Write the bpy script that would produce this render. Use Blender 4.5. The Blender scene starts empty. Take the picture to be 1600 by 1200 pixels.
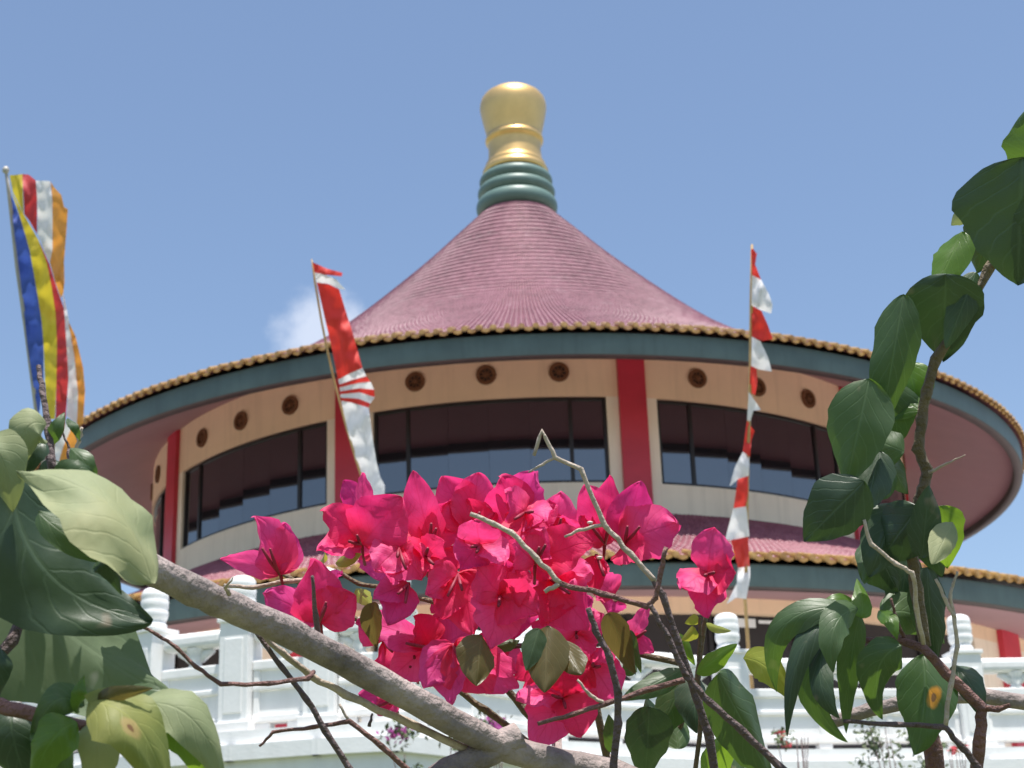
import bpy, bmesh, math, random
from mathutils import Vector, Matrix, noise, geometry
random.seed(7)
R_ = math.radians
sc = bpy.context.scene
COL = sc.collection

# ------------------------------------------------------------------ camera
CAM = Vector((0, 0, 1.6))                       # eye height above the garden path
CR = Vector((0.999232, 0.019965, -0.03373))
CU = Vector((0.038558, -0.346095, 0.937407))
CF = Vector((-0.007041, 0.937987, 0.346599))
FPX = 2600.0                                    # focal length in pixels of a 1600 px wide frame
cd = bpy.data.cameras.new('camera')
cam = bpy.data.objects.new('camera', cd)
COL.objects.link(cam)
M = Matrix((CR, CU, -CF)).transposed().to_4x4()
M.translation = CAM
cam.matrix_world = M
cd.sensor_width = 36.0
cd.lens = FPX * 36.0 / 1600.0
cd.clip_start = 0.02
cd.clip_end = 5000
cd.dof.use_dof = True
cd.dof.focus_distance = 1.0
cd.dof.aperture_fstop = 36.0
sc.camera = cam

# ------------------------------------------------------------------ sky, sun, exposure
SUN_EL, SUN_AZ = 78.0, 25.0                     # azimuth: 0 = behind the viewer, + = to the right
sv = Vector((math.cos(R_(SUN_EL)) * math.sin(R_(SUN_AZ)), -math.cos(R_(SUN_EL)) * math.cos(R_(SUN_AZ)), math.sin(R_(SUN_EL))))
w = bpy.data.worlds.new('World')
sc.world = w
w.use_nodes = True
nt = w.node_tree
nt.nodes.clear()
wo = nt.nodes.new('ShaderNodeOutputWorld')
bg = nt.nodes.new('ShaderNodeBackground')
sky = nt.nodes.new('ShaderNodeTexSky')
sky.sky_type = 'NISHITA'
sky.sun_disc = False
sky.sun_elevation = R_(SUN_EL)
sky.sun_rotation = math.atan2(sv.x, sv.y)
sky.air_density = 1.0
sky.dust_density = 1.2
sky.ozone_density = 1.2
bg.inputs['Strength'].default_value = 0.114
# one small fair-weather cloud low in the sky
tc = nt.nodes.new('ShaderNodeTexCoord')
cdir = (CF + CR * ((512 - 800) / FPX) + CU * ((600 - 520) / FPX)).normalized()
dist = nt.nodes.new('ShaderNodeVectorMath'); dist.operation = 'DISTANCE'
dist.inputs[1].default_value = cdir
ns = nt.nodes.new('ShaderNodeTexNoise')
ns.inputs['Scale'].default_value = 26; ns.inputs['Detail'].default_value = 6; ns.inputs['Roughness'].default_value = 0.6
ad = nt.nodes.new('ShaderNodeMath'); ad.operation = 'MULTIPLY_ADD'; ad.inputs[1].default_value = 0.05; ad.inputs[2].default_value = -0.025
sm = nt.nodes.new('ShaderNodeMath'); sm.operation = 'ADD'
mr = nt.nodes.new('ShaderNodeMapRange'); mr.interpolation_type = 'SMOOTHSTEP'
mr.inputs['From Min'].default_value = 0.012; mr.inputs['From Max'].default_value = 0.036
mr.inputs['To Min'].default_value = 0.6; mr.inputs['To Max'].default_value = 0.0
mx = nt.nodes.new('ShaderNodeMix'); mx.data_type = 'RGBA'
mx.inputs['B'].default_value = (5.4, 5.7, 6.4, 1)
L = nt.links.new
L(tc.outputs['Generated'], dist.inputs[0]); L(tc.outputs['Generated'], ns.inputs['Vector'])
L(ns.outputs['Fac'], ad.inputs[0]); L(ad.outputs[0], sm.inputs[0]); L(dist.outputs['Value'], sm.inputs[1])
L(sm.outputs[0], mr.inputs['Value']); L(mr.outputs['Result'], mx.inputs['Factor'])
L(sky.outputs['Color'], mx.inputs['A']); L(mx.outputs['Result'], bg.inputs['Color']); L(bg.outputs[0], wo.inputs[0])
sd = bpy.data.lights.new('sun', 'SUN')
sd.energy = 4.4; sd.angle = R_(0.53); sd.color = (1.0, 0.955, 0.89)
so = bpy.data.objects.new('sun', sd)
COL.objects.link(so)
so.rotation_euler = sv.to_track_quat('Z', 'Y').to_euler()
so.location = (0, 0, 40)
sc.view_settings.view_transform = 'Standard'
sc.view_settings.look = 'None'
sc.view_settings.exposure = 0.65
sc.view_settings.gamma = 1.0
sc.cycles.max_bounces = 8
sc.cycles.transparent_max_bounces = 8

# ------------------------------------------------------------------ helpers
def ray(px, py):
    return CF + CR * ((px - 800) / FPX) + CU * ((600 - py) / FPX)
def at(px, py, d):
    return CAM + ray(px, py) * d
def at_y(px, py, y):
    v = ray(px, py)
    return CAM + v * (y / v.y)

def tag(o, label=None, cat=None, group=None, kind=None):
    if label: o['label'] = label
    if cat: o['category'] = cat
    if group: o['group'] = group
    if kind: o['kind'] = kind
    return o
def link(name, me, parent=None, mat=None):
    o = bpy.data.objects.new(name, me)
    COL.objects.link(o)
    if parent: o.parent = parent
    if mat and not me.materials: me.materials.append(mat)
    return o
def empty(name, loc):
    o = bpy.data.objects.new(name, None)
    o.location = loc
    o.empty_display_size = 0.2
    COL.objects.link(o)
    return o
def wpos(o):
    p = Vector((0, 0, 0))
    while o: p += o.location; o = o.parent
    return p

class MB:
    def __init__(s): s.v = []; s.f = []; s.uv = []
    def add(s, vs, fs):
        b = len(s.v); s.v += [tuple(v) for v in vs]; s.f += [tuple(i + b for i in f) for f in fs]
    def box(s, c, size, rz=0.0):
        x, y, z = size[0] / 2, size[1] / 2, size[2] / 2
        ca, sa = math.cos(rz), math.sin(rz)
        vs = [(c[0] + i * x * ca - j * y * sa, c[1] + i * x * sa + j * y * ca, c[2] + k * z) for k in (-1, 1) for j in (-1, 1) for i in (-1, 1)]
        s.add(vs, [(0, 2, 3, 1), (4, 5, 7, 6), (0, 1, 5, 4), (2, 6, 7, 3), (0, 4, 6, 2), (1, 3, 7, 5)])
    def lathe(s, prof, n=48, c=(0, 0, 0), a0=0.0, a1=2 * math.pi):
        full = abs(a1 - a0 - 2 * math.pi) < 1e-6
        m = n if full else n + 1
        vs = []
        for r, z in prof:
            for i in range(m):
                a = a0 + (a1 - a0) * i / n
                vs.append((c[0] + r * math.sin(a), c[1] - r * math.cos(a), c[2] + z))
        fs = []
        for k in range(len(prof) - 1):
            for i in range(n):
                j = (i + 1) % m
                fs.append((k * m + i, k * m + j, (k + 1) * m + j, (k + 1) * m + i))
        s.add(vs, fs)
    def tube(s, pts, rad, n=8, cap=True):
        pts = [Vector(p) for p in pts]
        if not hasattr(rad, '__len__'): rad = [rad] * len(pts)
        vs = []; prev = None
        for i, p in enumerate(pts):
            t = (pts[min(i + 1, len(pts) - 1)] - pts[max(i - 1, 0)]).normalized()
            if prev is None:
                a = t.orthogonal().normalized()
            else:
                a = (prev - t * prev.dot(t)).normalized()
            prev = a; b = t.cross(a)
            for k in range(n):
                q = 2 * math.pi * k / n
                vs.append(p + (a * math.cos(q) + b * math.sin(q)) * rad[i])
        fs = []
        for i in range(len(pts) - 1):
            for k in range(n):
                fs.append((i * n + k, i * n + (k + 1) % n, (i + 1) * n + (k + 1) % n, (i + 1) * n + k))
        if cap:
            fs.append(tuple(range(n - 1, -1, -1))); fs.append(tuple((len(pts) - 1) * n + k for k in range(n)))
        s.add(vs, fs)
    def mesh(s, name, mat=None, smooth=False, off=(0, 0, 0)):
        me = bpy.data.meshes.new(name)
        o = off
        me.from_pydata([(v[0] - o[0], v[1] - o[1], v[2] - o[2]) for v in s.v], [], s.f)
        if smooth: me.polygons.foreach_set('use_smooth', [True] * len(me.polygons))
        if mat: me.materials.append(mat)
        me.update()
        return me
    def build(s, name, mat, parent=None, smooth=False, world=False):
        off = wpos(parent) if (parent and world) else (0, 0, 0)
        return link(name, s.mesh(name, mat, smooth, off), parent)

def bevel(o, wd=0.01, seg=2):
    m = o.modifiers.new('bevel', 'BEVEL'); m.width = wd; m.segments = seg; m.limit_method = 'ANGLE'; m.angle_limit = R_(40)
    return o

# ------------------------------------------------------------------ materials
def mat_new(name):
    m = bpy.data.materials.new(name); m.use_nodes = True
    t = m.node_tree; b = t.nodes['Principled BSDF']
    return m, t, b
def nd(t, typ, **kw):
    n = t.nodes.new(typ)
    for k, v in kw.items():
        if k in n.inputs: n.inputs[k].default_value = v
        else: setattr(n, k, v)
    return n
def ramp(t, fac, stops):
    r = t.nodes.new('ShaderNodeValToRGB')
    e = r.color_ramp.elements
    while len(e) < len(stops): e.new(0.5)
    for el, (p, c) in zip(e, stops): el.position = p; el.color = (*c, 1)
    t.links.new(fac, r.inputs[0])
    return r.outputs[0]
def paint(name, c, var=0.12, scale=3.0, rough=0.6, bump=0.15, bscale=40.0, spec=0.5, metal=0.0, streak=0.0):
    """a painted or plain surface: uneven tone, faint dirt, fine relief"""
    m, t, b = mat_new(name)
    co = nd(t, 'ShaderNodeTexCoord')
    n1 = nd(t, 'ShaderNodeTexNoise', Scale=scale, Detail=6.0, Roughness=0.6)
    t.links.new(co.outputs['Object'], n1.inputs['Vector'])
    lo = tuple(x * (1 - var) for x in c); hi = tuple(min(1, x * (1 + var)) for x in c)
    col = ramp(t, n1.outputs['Fac'], [(0.3, lo), (0.7, hi)])
    if streak > 0:
        mp = nd(t, 'ShaderNodeMapping'); mp.inputs['Scale'].default_value = (5, 5, 0.35)
        t.links.new(co.outputs['Object'], mp.inputs['Vector'])
        n3 = nd(t, 'ShaderNodeTexNoise', Scale=1.5, Detail=5.0)
        t.links.new(mp.outputs[0], n3.inputs['Vector'])
        mr_ = nd(t, 'ShaderNodeMapRange'); mr_.inputs['From Min'].default_value = 0.5; mr_.inputs['From Max'].default_value = 0.8; mr_.inputs['To Max'].default_value = streak
        t.links.new(n3.outputs['Fac'], mr_.inputs['Value'])
        mm = nd(t, 'ShaderNodeMix', data_type='RGBA', blend_type='MULTIPLY'); mm.inputs['B'].default_value = (0.45, 0.42, 0.38, 1)
        t.links.new(mr_.outputs[0], mm.inputs['Factor']); t.links.new(col, mm.inputs['A']); col = mm.outputs['Result']
    t.links.new(col, b.inputs['Base Color'])
    b.inputs['Roughness'].default_value = rough; b.inputs['Metallic'].default_value = metal
    b.inputs['Specular IOR Level'].default_value = spec
    n2 = nd(t, 'ShaderNodeTexNoise', Scale=bscale, Detail=5.0)
    t.links.new(co.outputs['Object'], n2.inputs['Vector'])
    bp = nd(t, 'ShaderNodeBump', Strength=bump, Distance=0.01)
    t.links.new(n2.outputs['Fac'], bp.inputs['Height']); t.links.new(bp.outputs[0], b.inputs['Normal'])
    return m

def tile_mat(name, c0, c1, c2):
    m, t, b = mat_new(name)
    g = nd(t, 'ShaderNodeNewGeometry')
    n1 = nd(t, 'ShaderNodeTexNoise', Scale=0.9, Detail=5.0, Roughness=0.65)
    n2 = nd(t, 'ShaderNodeTexNoise', Scale=7.0, Detail=3.0)
    n3 = nd(t, 'ShaderNodeTexNoise', Scale=2.6, Detail=8.0, Roughness=0.75)
    for n in (n1, n2, n3): t.links.new(g.outputs['Position'], n.inputs['Vector'])
    mxn = nd(t, 'ShaderNodeMix', data_type='FLOAT'); mxn.inputs['Factor'].default_value = 0.6
    t.links.new(n1.outputs['Fac'], mxn.inputs['A']); t.links.new(n2.outputs['Fac'], mxn.inputs['B'])
    col = ramp(t, mxn.outputs['Result'], [(0.39, c0), (0.6, c1)])
    fac = nd(t, 'ShaderNodeMapRange'); fac.inputs['From Min'].default_value = 0.56; fac.inputs['From Max'].default_value = 0.74; fac.inputs['To Max'].default_value = 0.6
    t.links.new(n3.outputs['Fac'], fac.inputs['Value'])
    mm = nd(t, 'ShaderNodeMix', data_type='RGBA'); mm.inputs['B'].default_value = (*c2, 1)
    t.links.new(fac.outputs[0], mm.inputs['Factor']); t.links.new(col, mm.inputs['A'])
    t.links.new(mm.outputs['Result'], b.inputs['Base Color'])
    b.inputs['Roughness'].default_value = 0.42
    return m

MT = {}
MT['tile'] = tile_mat('roof_tile_glaze', (0.165, 0.055, 0.078), (0.285, 0.112, 0.15), (0.46, 0.32, 0.34))
MT['tile_low'] = tile_mat('lower_roof_tile_glaze', (0.21, 0.058, 0.08), (0.33, 0.115, 0.145), (0.46, 0.28, 0.28))
MT['ochre'] = tile_mat('eave_tile_glaze', (0.24, 0.13, 0.04), (0.40, 0.25, 0.085), (0.42, 0.24, 0.19))
MT['fascia'] = paint('fascia_green', (0.072, 0.110, 0.104), 0.18, 1.2, 0.5, streak=0.35)
MT['lip'] = paint('eave_lip_brown', (0.055, 0.042, 0.04), 0.2, 2.0, 0.6)
MT['soffit'] = paint('soffit_mauve', (0.37, 0.225, 0.235), 0.06, 0.8, 0.7)
MT['wall'] = paint('wall_cream', (0.87, 0.76, 0.62), 0.06, 0.8, 0.75, streak=0.22)
MT['shaded_wall_band'] = paint('wall_warm_shade', (0.84, 0.61, 0.41), 0.06, 0.8, 0.75, streak=0.2)  # wall colour with soffit shade and warm bounce light painted in
MT['red'] = paint('column_red', (0.53, 0.035, 0.06), 0.1, 1.5, 0.45)
MT['gold'] = paint('finial_gold', (0.80, 0.53, 0.21), 0.08, 2.0, 0.38, metal=0.75, bump=0.05)
MT['collar'] = paint('collar_green', (0.125, 0.20, 0.175), 0.14, 2.0, 0.45)
MT['white'] = paint('balustrade_white', (0.84, 0.84, 0.83), 0.04, 4.0, 0.6, streak=0.15)
MT['frame'] = paint('window_frame_dark', (0.018, 0.015, 0.016), 0.1, 3, 0.4)
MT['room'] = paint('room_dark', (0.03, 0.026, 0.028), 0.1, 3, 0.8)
MT['vent'] = paint('roundel_rust', (0.15, 0.06, 0.022), 0.2, 6, 0.6)
MT['vent_dark'] = paint('roundel_dark', (0.025, 0.017, 0.015), 0.2, 6, 0.6)
MT['paving'] = paint('terrace_paving', (0.60, 0.57, 0.53), 0.12, 1.0, 0.8)
MT['ground'] = paint('ground_soil_grass', (0.10, 0.12, 0.05), 0.3, 0.6, 0.9, bump=0.5, bscale=8)
MT['bamboo'] = paint('bamboo_pole', (0.52, 0.33, 0.13), 0.2, 12, 0.5)
MT['pole'] = paint('metal_pole', (0.45, 0.42, 0.38), 0.1, 10, 0.4)
MT['sticker'] = paint('sticker_white', (0.75, 0.78, 0.8), 0.05, 10, 0.6)
m, t, b = mat_new('window_glass')
b.inputs['Base Color'].default_value = (0.012, 0.012, 0.016, 1)
b.inputs['Roughness'].default_value = 0.04
b.inputs['IOR'].default_value = 2.45
MT['glass'] = m

def cloth_mat(name, c, tr=0.35):
    m, t, b = mat_new(name)
    co = nd(t, 'ShaderNodeTexCoord')
    n1 = nd(t, 'ShaderNodeTexNoise', Scale=9.0, Detail=4.0)
    t.links.new(co.outputs['Object'], n1.inputs['Vector'])
    col = ramp(t, n1.outputs['Fac'], [(0.3, tuple(x * 0.92 for x in c)), (0.7, c)])
    t.links.new(col, b.inputs['Base Color'])
    b.inputs['Roughness'].default_value = 0.6
    b.inputs['Sheen Weight'].default_value = 0.2
    tl = nd(t, 'ShaderNodeBsdfTranslucent'); t.links.new(col, tl.inputs['Color'])
    ms = nd(t, 'ShaderNodeMixShader'); ms.inputs[0].default_value = tr
    bp = nd(t, 'ShaderNodeBump', Strength=0.35, Distance=0.02)
    n2 = nd(t, 'ShaderNodeTexNoise', Scale=5.0, Detail=3.0); t.links.new(co.outputs['Object'], n2.inputs['Vector'])
    t.links.new(n2.outputs['Fac'], bp.inputs['Height']); t.links.new(bp.outputs[0], b.inputs['Normal'])
    out = t.nodes['Material Output']
    t.links.new(b.outputs[0], ms.inputs[1]); t.links.new(tl.outputs[0], ms.inputs[2]); t.links.new(ms.outputs[0], out.inputs[0])
    return m
CL = dict(red=cloth_mat('cloth_red', (0.72, 0.04, 0.03)), white=cloth_mat('cloth_white', (0.82, 0.82, 0.84)),
          blue=cloth_mat('cloth_blue', (0.06, 0.12, 0.48)), yellow=cloth_mat('cloth_yellow', (0.72, 0.58, 0.05)),
          crimson=cloth_mat('cloth_crimson', (0.60, 0.05, 0.06)), orange=cloth_mat('cloth_orange', (0.82, 0.36, 0.07)))

def leaf_mat(name, lo, hi, trc, trans=0.3, rough=0.36, vein=0.5, spots=None, bract=False, patch=None, mott=None):
    m, t, b = mat_new(name)
    k = t.links.new
    oi = nd(t, 'ShaderNodeObjectInfo')
    uv = nd(t, 'ShaderNodeUVMap'); uv.uv_map = 'UVMap'
    sp = nd(t, 'ShaderNodeSeparateXYZ'); k(uv.outputs[0], sp.inputs[0])
    ax = nd(t, 'ShaderNodeMath', operation='SUBTRACT'); k(sp.outputs[0], ax.inputs[0]); ax.inputs[1].default_value = 0.5
    aa = nd(t, 'ShaderNodeMath', operation='ABSOLUTE'); k(ax.outputs[0], aa.inputs[0])
    # lateral veins slant forward from the midrib
    sl = nd(t, 'ShaderNodeMath', operation='MULTIPLY_ADD'); k(aa.outputs[0], sl.inputs[0]); sl.inputs[1].default_value = -0.75; k(sp.outputs[1], sl.inputs[2])
    nz = nd(t, 'ShaderNodeTexNoise', Scale=5.0, Detail=3.0); k(uv.outputs[0], nz.inputs['Vector'])
    sl2 = nd(t, 'ShaderNodeMath', operation='MULTIPLY_ADD'); k(nz.outputs['Fac'], sl2.inputs[0]); sl2.inputs[1].default_value = 0.08; k(sl.outputs[0], sl2.inputs[2])
    fr = nd(t, 'ShaderNodeMath', operation='PINGPONG'); k(sl2.outputs[0], fr.inputs[0]); fr.inputs[1].default_value = 0.085 if not bract else 0.07
    v1 = nd(t, 'ShaderNodeMapRange'); k(fr.outputs[0], v1.inputs['Value']); v1.inputs['From Min'].default_value = 0.0; v1.inputs['From Max'].default_value = 0.016
    v1.inputs['To Min'].default_value = 1; v1.inputs['To Max'].default_value = 0
    v2 = nd(t, 'ShaderNodeMapRange'); k(aa.outputs[0], v2.inputs['Value']); v2.inputs['From Max'].default_value = 0.03; v2.inputs['To Min'].default_value = 1; v2.inputs['To Max'].default_value = 0
    vs = nd(t, 'ShaderNodeMath', operation='MULTIPLY'); k(v1.outputs[0], vs.inputs[0]); vs.inputs[1].default_value = 0.55
    vm = nd(t, 'ShaderNodeMath', operation='MAXIMUM'); k(vs.outputs[0], vm.inputs[0]); k(v2.outputs[0], vm.inputs[1])
    co = nd(t, 'ShaderNodeTexCoord')
    n1 = nd(t, 'ShaderNodeTexNoise', Scale=42.0, Detail=9.0, Roughness=0.72); k(co.outputs['Object'], n1.inputs['Vector'])
    f0 = nd(t, 'ShaderNodeMath', operation='MULTIPLY_ADD'); k(oi.outputs['Random'], f0.inputs[0]); f0.inputs[1].default_value = 0.6
    f1 = nd(t, 'ShaderNodeMath', operation='MULTIPLY_ADD'); k(n1.outputs['Fac'], f1.inputs[0]); f1.inputs[1].default_value = 1.3; f1.inputs[2].default_value = -0.42
    k(f1.outputs[0], f0.inputs[2])
    col = ramp(t, f0.outputs[0], [(0.1, lo), (0.9, hi)])
    def mixc(fac, a, c, amt=None):
        q = nd(t, 'ShaderNodeMix', data_type='RGBA'); k(a, q.inputs['A']); q.inputs['B'].default_value = (*c, 1)
        if amt is not None:
            u_ = nd(t, 'ShaderNodeMath', operation='MULTIPLY'); k(fac, u_.inputs[0]); u_.inputs[1].default_value = amt; fac = u_.outputs[0]
        k(fac, q.inputs['Factor']); return q.outputs['Result']
    vc = tuple(min(1, x * 1.5 + 0.03) for x in hi) if not bract else (lo[0] * 0.8, lo[1] * 0.6, lo[2] * 0.6)
    col = mixc(vm.outputs[0], col, vc, vein)
    if bract:      # bracts are redder towards the claw
        g_ = nd(t, 'ShaderNodeMapRange'); k(sp.outputs[1], g_.inputs['Value']); g_.inputs['From Min'].default_value = 0.0; g_.inputs['From Max'].default_value = 0.42; g_.inputs['To Min'].default_value = 1; g_.inputs['To Max'].default_value = 0
        col = mixc(g_.outputs[0], col, (0.85, 0.02, 0.05), 0.6)
    if spots:
        n4 = nd(t, 'ShaderNodeTexNoise', Scale=55.0, Detail=2.0); k(co.outputs['Object'], n4.inputs['Vector'])
        s4 = nd(t, 'ShaderNodeMapRange'); k(n4.outputs['Fac'], s4.inputs['Value']); s4.inputs['From Min'].default_value = 0.70; s4.inputs['From Max'].default_value = 0.76
        col = mixc(s4.outputs[0], col, spots, 0.8)
    if mott:       # yellowed and sun-bleached areas of an old leaf
        n5 = nd(t, 'ShaderNodeTexNoise', Scale=22.0, Detail=4.0, Roughness=0.55); k(co.outputs['Object'], n5.inputs['Vector'])
        s5 = nd(t, 'ShaderNodeMapRange'); k(n5.outputs['Fac'], s5.inputs['Value']); s5.inputs['From Min'].default_value = 0.45; s5.inputs['From Max'].default_value = 0.68
        col = mixc(s5.outputs[0], col, mott, 0.75)
    if patch:      # one diseased patch at (u, v)
        (pu, pv, pr), pc = patch
        dv = nd(t, 'ShaderNodeVectorMath', operation='DISTANCE'); k(uv.outputs[0], dv.inputs[0]); dv.inputs[1].default_value = (pu, pv, 0)
        dn = nd(t, 'ShaderNodeMath', operation='MULTIPLY_ADD'); k(nz.outputs['Fac'], dn.inputs[0]); dn.inputs[1].default_value = 0.12; k(dv.outputs['Value'], dn.inputs[2])
        for (r0, r1, cc) in ((pr + .05, pr + .09, pc), (pr * .45 + .05, pr * .6 + .05, (0.16, 0.05, 0.03))):
            pm = nd(t, 'ShaderNodeMapRange'); k(dn.outputs[0], pm.inputs['Value']); pm.inputs['From Min'].default_value = r0; pm.inputs['From Max'].default_value = r1; pm.inputs['To Min'].default_value = 1; pm.inputs['To Max'].default_value = 0
            col = mixc(pm.outputs[0], col, cc, 0.9)
    k(col, b.inputs['Base Color'])
    b.inputs['Roughness'].default_value = rough
    bp = nd(t, 'ShaderNodeBump', Strength=0.3 if not bract else 0.28, Distance=0.001)
    hh = nd(t, 'ShaderNodeMath', operation='MULTIPLY_ADD'); k(vm.outputs[0], hh.inputs[0]); hh.inputs[1].default_value = -0.7; k(n1.outputs['Fac'], hh.inputs[2])
    k(hh.outputs[0], bp.inputs['Height']); k(bp.outputs[0], b.inputs['Normal'])
    tl = nd(t, 'ShaderNodeBsdfTranslucent'); tl.inputs['Color'].default_value = (*trc, 1)
    if bract: k(col, tl.inputs['Color'])
    ms = nd(t, 'ShaderNodeMixShader'); ms.inputs[0].default_value = trans
    out = t.nodes['Material Output']
    k(b.outputs[0], ms.inputs[1]); k(tl.outputs[0], ms.inputs[2]); k(ms.outputs[0], out.inputs[0])
    return m
LM = dict(
    l=leaf_mat('leaf_grey_green', (0.075, 0.115, 0.06), (0.12, 0.165, 0.085), (0.2, 0.28, 0.08), 0.22, 0.68, vein=0.10, spots=(0.3, 0.3, 0.24), mott=(0.09, 0.15, 0.07)),
    g=leaf_mat('leaf_green', (0.032, 0.064, 0.028), (0.075, 0.122, 0.05), (0.16, 0.30, 0.03), 0.28, 0.46, spots=(0.25, 0.2, 0.13)),
    d=leaf_mat('leaf_dark_green', (0.022, 0.045, 0.022), (0.044, 0.078, 0.034), (0.07, 0.14, 0.03), 0.15, 0.42, spots=(0.2, 0.16, 0.11)),
    b=leaf_mat('leaf_bright_green', (0.05, 0.11, 0.02), (0.09, 0.17, 0.03), (0.28, 0.46, 0.03), 0.42, 0.36),
    y=leaf_mat('leaf_young_yellow_green', (0.20, 0.26, 0.03), (0.30, 0.33, 0.05), (0.5, 0.5, 0.05), 0.4, 0.4),
    o=leaf_mat('leaf_olive', (0.07, 0.065, 0.02), (0.12, 0.10, 0.03), (0.22, 0.17, 0.04), 0.35, 0.4),
    p=leaf_mat('leaf_pale', (0.20, 0.24, 0.12), (0.30, 0.33, 0.18), (0.3, 0.36, 0.1), 0.25, 0.68, vein=0.10, spots=(0.30, 0.27, 0.2), mott=(0.36, 0.35, 0.17)),
    s=leaf_mat('leaf_orange_patch', (0.028, 0.06, 0.022), (0.055, 0.10, 0.035), (0.16, 0.3, 0.03), 0.25, 0.34, patch=((0.36, 0.42, 0.10), (0.62, 0.25, 0.02))),
    q=leaf_mat('leaf_brown_patch', (0.12, 0.16, 0.04), (0.22, 0.25, 0.07), (0.36, 0.4, 0.06), 0.3, 0.6, mott=(0.30, 0.28, 0.07), patch=((0.62, 0.5, 0.10), (0.42, 0.3, 0.12))),
)
BM = [leaf_mat('bract_magenta', (0.84, 0.024, 0.18), (0.95, 0.10, 0.35), (0.9, 0.02, 0.15), 0.46, 0.6, vein=0.4, bract=True),
      leaf_mat('bract_crimson', (0.83, 0.014, 0.10), (0.92, 0.05, 0.21), (0.9, 0.02, 0.1), 0.46, 0.6, vein=0.4, bract=True),
      leaf_mat('bract_purple_pink', (0.66, 0.022, 0.20), (0.86, 0.08, 0.36), (0.8, 0.03, 0.25), 0.46, 0.6, vein=0.4, bract=True)]
MT['bark'] = paint('bark_pale', (0.27, 0.22, 0.205), 0.6, 26, 0.8, bump=0.5, bscale=180)
MT['bark_tan'] = paint('bark_tan', (0.46, 0.38, 0.31), 0.3, 60, 0.8, bump=0.4, bscale=260)
MT['bark_dark'] = paint('bark_dark', (0.12, 0.082, 0.08), 0.35, 60, 0.7, bump=0.8, bscale=260)
MT['bark_red'] = paint('bark_reddish', (0.20, 0.10, 0.085), 0.35, 60, 0.7, bump=0.8, bscale=260)
MT['stem_green'] = paint('stem_brown_green', (0.15, 0.11, 0.06), 0.3, 60, 0.7, bump=0.6, bscale=260)
MT['tube'] = paint('floret_tube_red', (0.26, 0.012, 0.04), 0.25, 80, 0.6)
MT['star'] = paint('floret_white', (0.78, 0.72, 0.66), 0.1, 80, 0.6)

# ------------------------------------------------------------------ ground and terrace
mb = MB()
mb.add([(-1500, -1500, 0), (1500, -1500, 0), (1500, 1500, 0), (-1500, 1500, 0)], [(0, 1, 2, 3)])
tag(mb.build('ground', MT['ground']), kind='structure')
ZT = 1.857                                       # terrace level above eye level
ZTW = ZT + CAM.z
def post_at(px, d_h):                            # ground-plan point in the direction of a bearing, d_h metres away
    v = ray(px, 1040); h = math.hypot(v.x, v.y)
    return Vector((v.x / h * d_h, v.y / h * d_h, ZTW))
LEFT_RUN = [post_at(x, d) for x, d in ((-290, 16.8), (4, 14.5), (238, 12.75), (376, 12.35), (505, 12.1), (621, 12.0))]
RIGHT_RUN = [post_at(x, d) for x, d in ((621, 12.0), (835, 13.1), (1140, 14.2), (1506, 15.0), (1880, 15.9))]
edge = LEFT_RUN[:-1] + RIGHT_RUN
edge = [LEFT_RUN[0] + Vector((-30, 22, 0))] + edge + [RIGHT_RUN[-1] + Vector((30, 14, 0))]
cen = Vector((0, 40.55, ZTW))
out = [p + Vector((p.x - cen.x, p.y - cen.y, 0)).normalized() * 0.22 for p in edge]
poly = out + [Vector((60, 90, ZTW)), Vector((-60, 90, ZTW))]
mb = MB(); n = len(poly)
mb.add([(p.x, p.y, ZTW) for p in poly] + [(p.x, p.y, -0.2) for p in poly],
       [tuple(range(n))] + [(i, i + n, (i + 1) % n + n, (i + 1) % n) for i in range(n)])
terr = mb.build('terrace', MT['paving']); terr.data.materials.append(MT['white'])
for i, p in enumerate(terr.data.polygons):
    if i > 0: p.material_index = 1
tag(terr, kind='structure')
mb = MB()                                        # overhanging coping course round the terrace edge
for a, b_ in zip(out[:-1], out[1:]):
    d = (b_ - a); c = (a + b_) / 2; c.z = ZTW - 0.16
    mb.box(c, (d.length + 0.06, 0.12, 0.11), math.atan2(d.y, d.x))
cop = mb.build('coping', MT['white'], terr)

# ------------------------------------------------------------------ the temple
D = 40.55
T = empty('round_temple', (0, D, ZTW))
tag(T, 'round temple with two burgundy tiled roofs, red columns and a gold finial', 'temple')
def Z(z): return z - ZT                          # heights are given above eye level
def cyl(ang, r, z): a = R_(ang); return Vector((r * math.sin(a), -r * math.cos(a), Z(z)))

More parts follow.
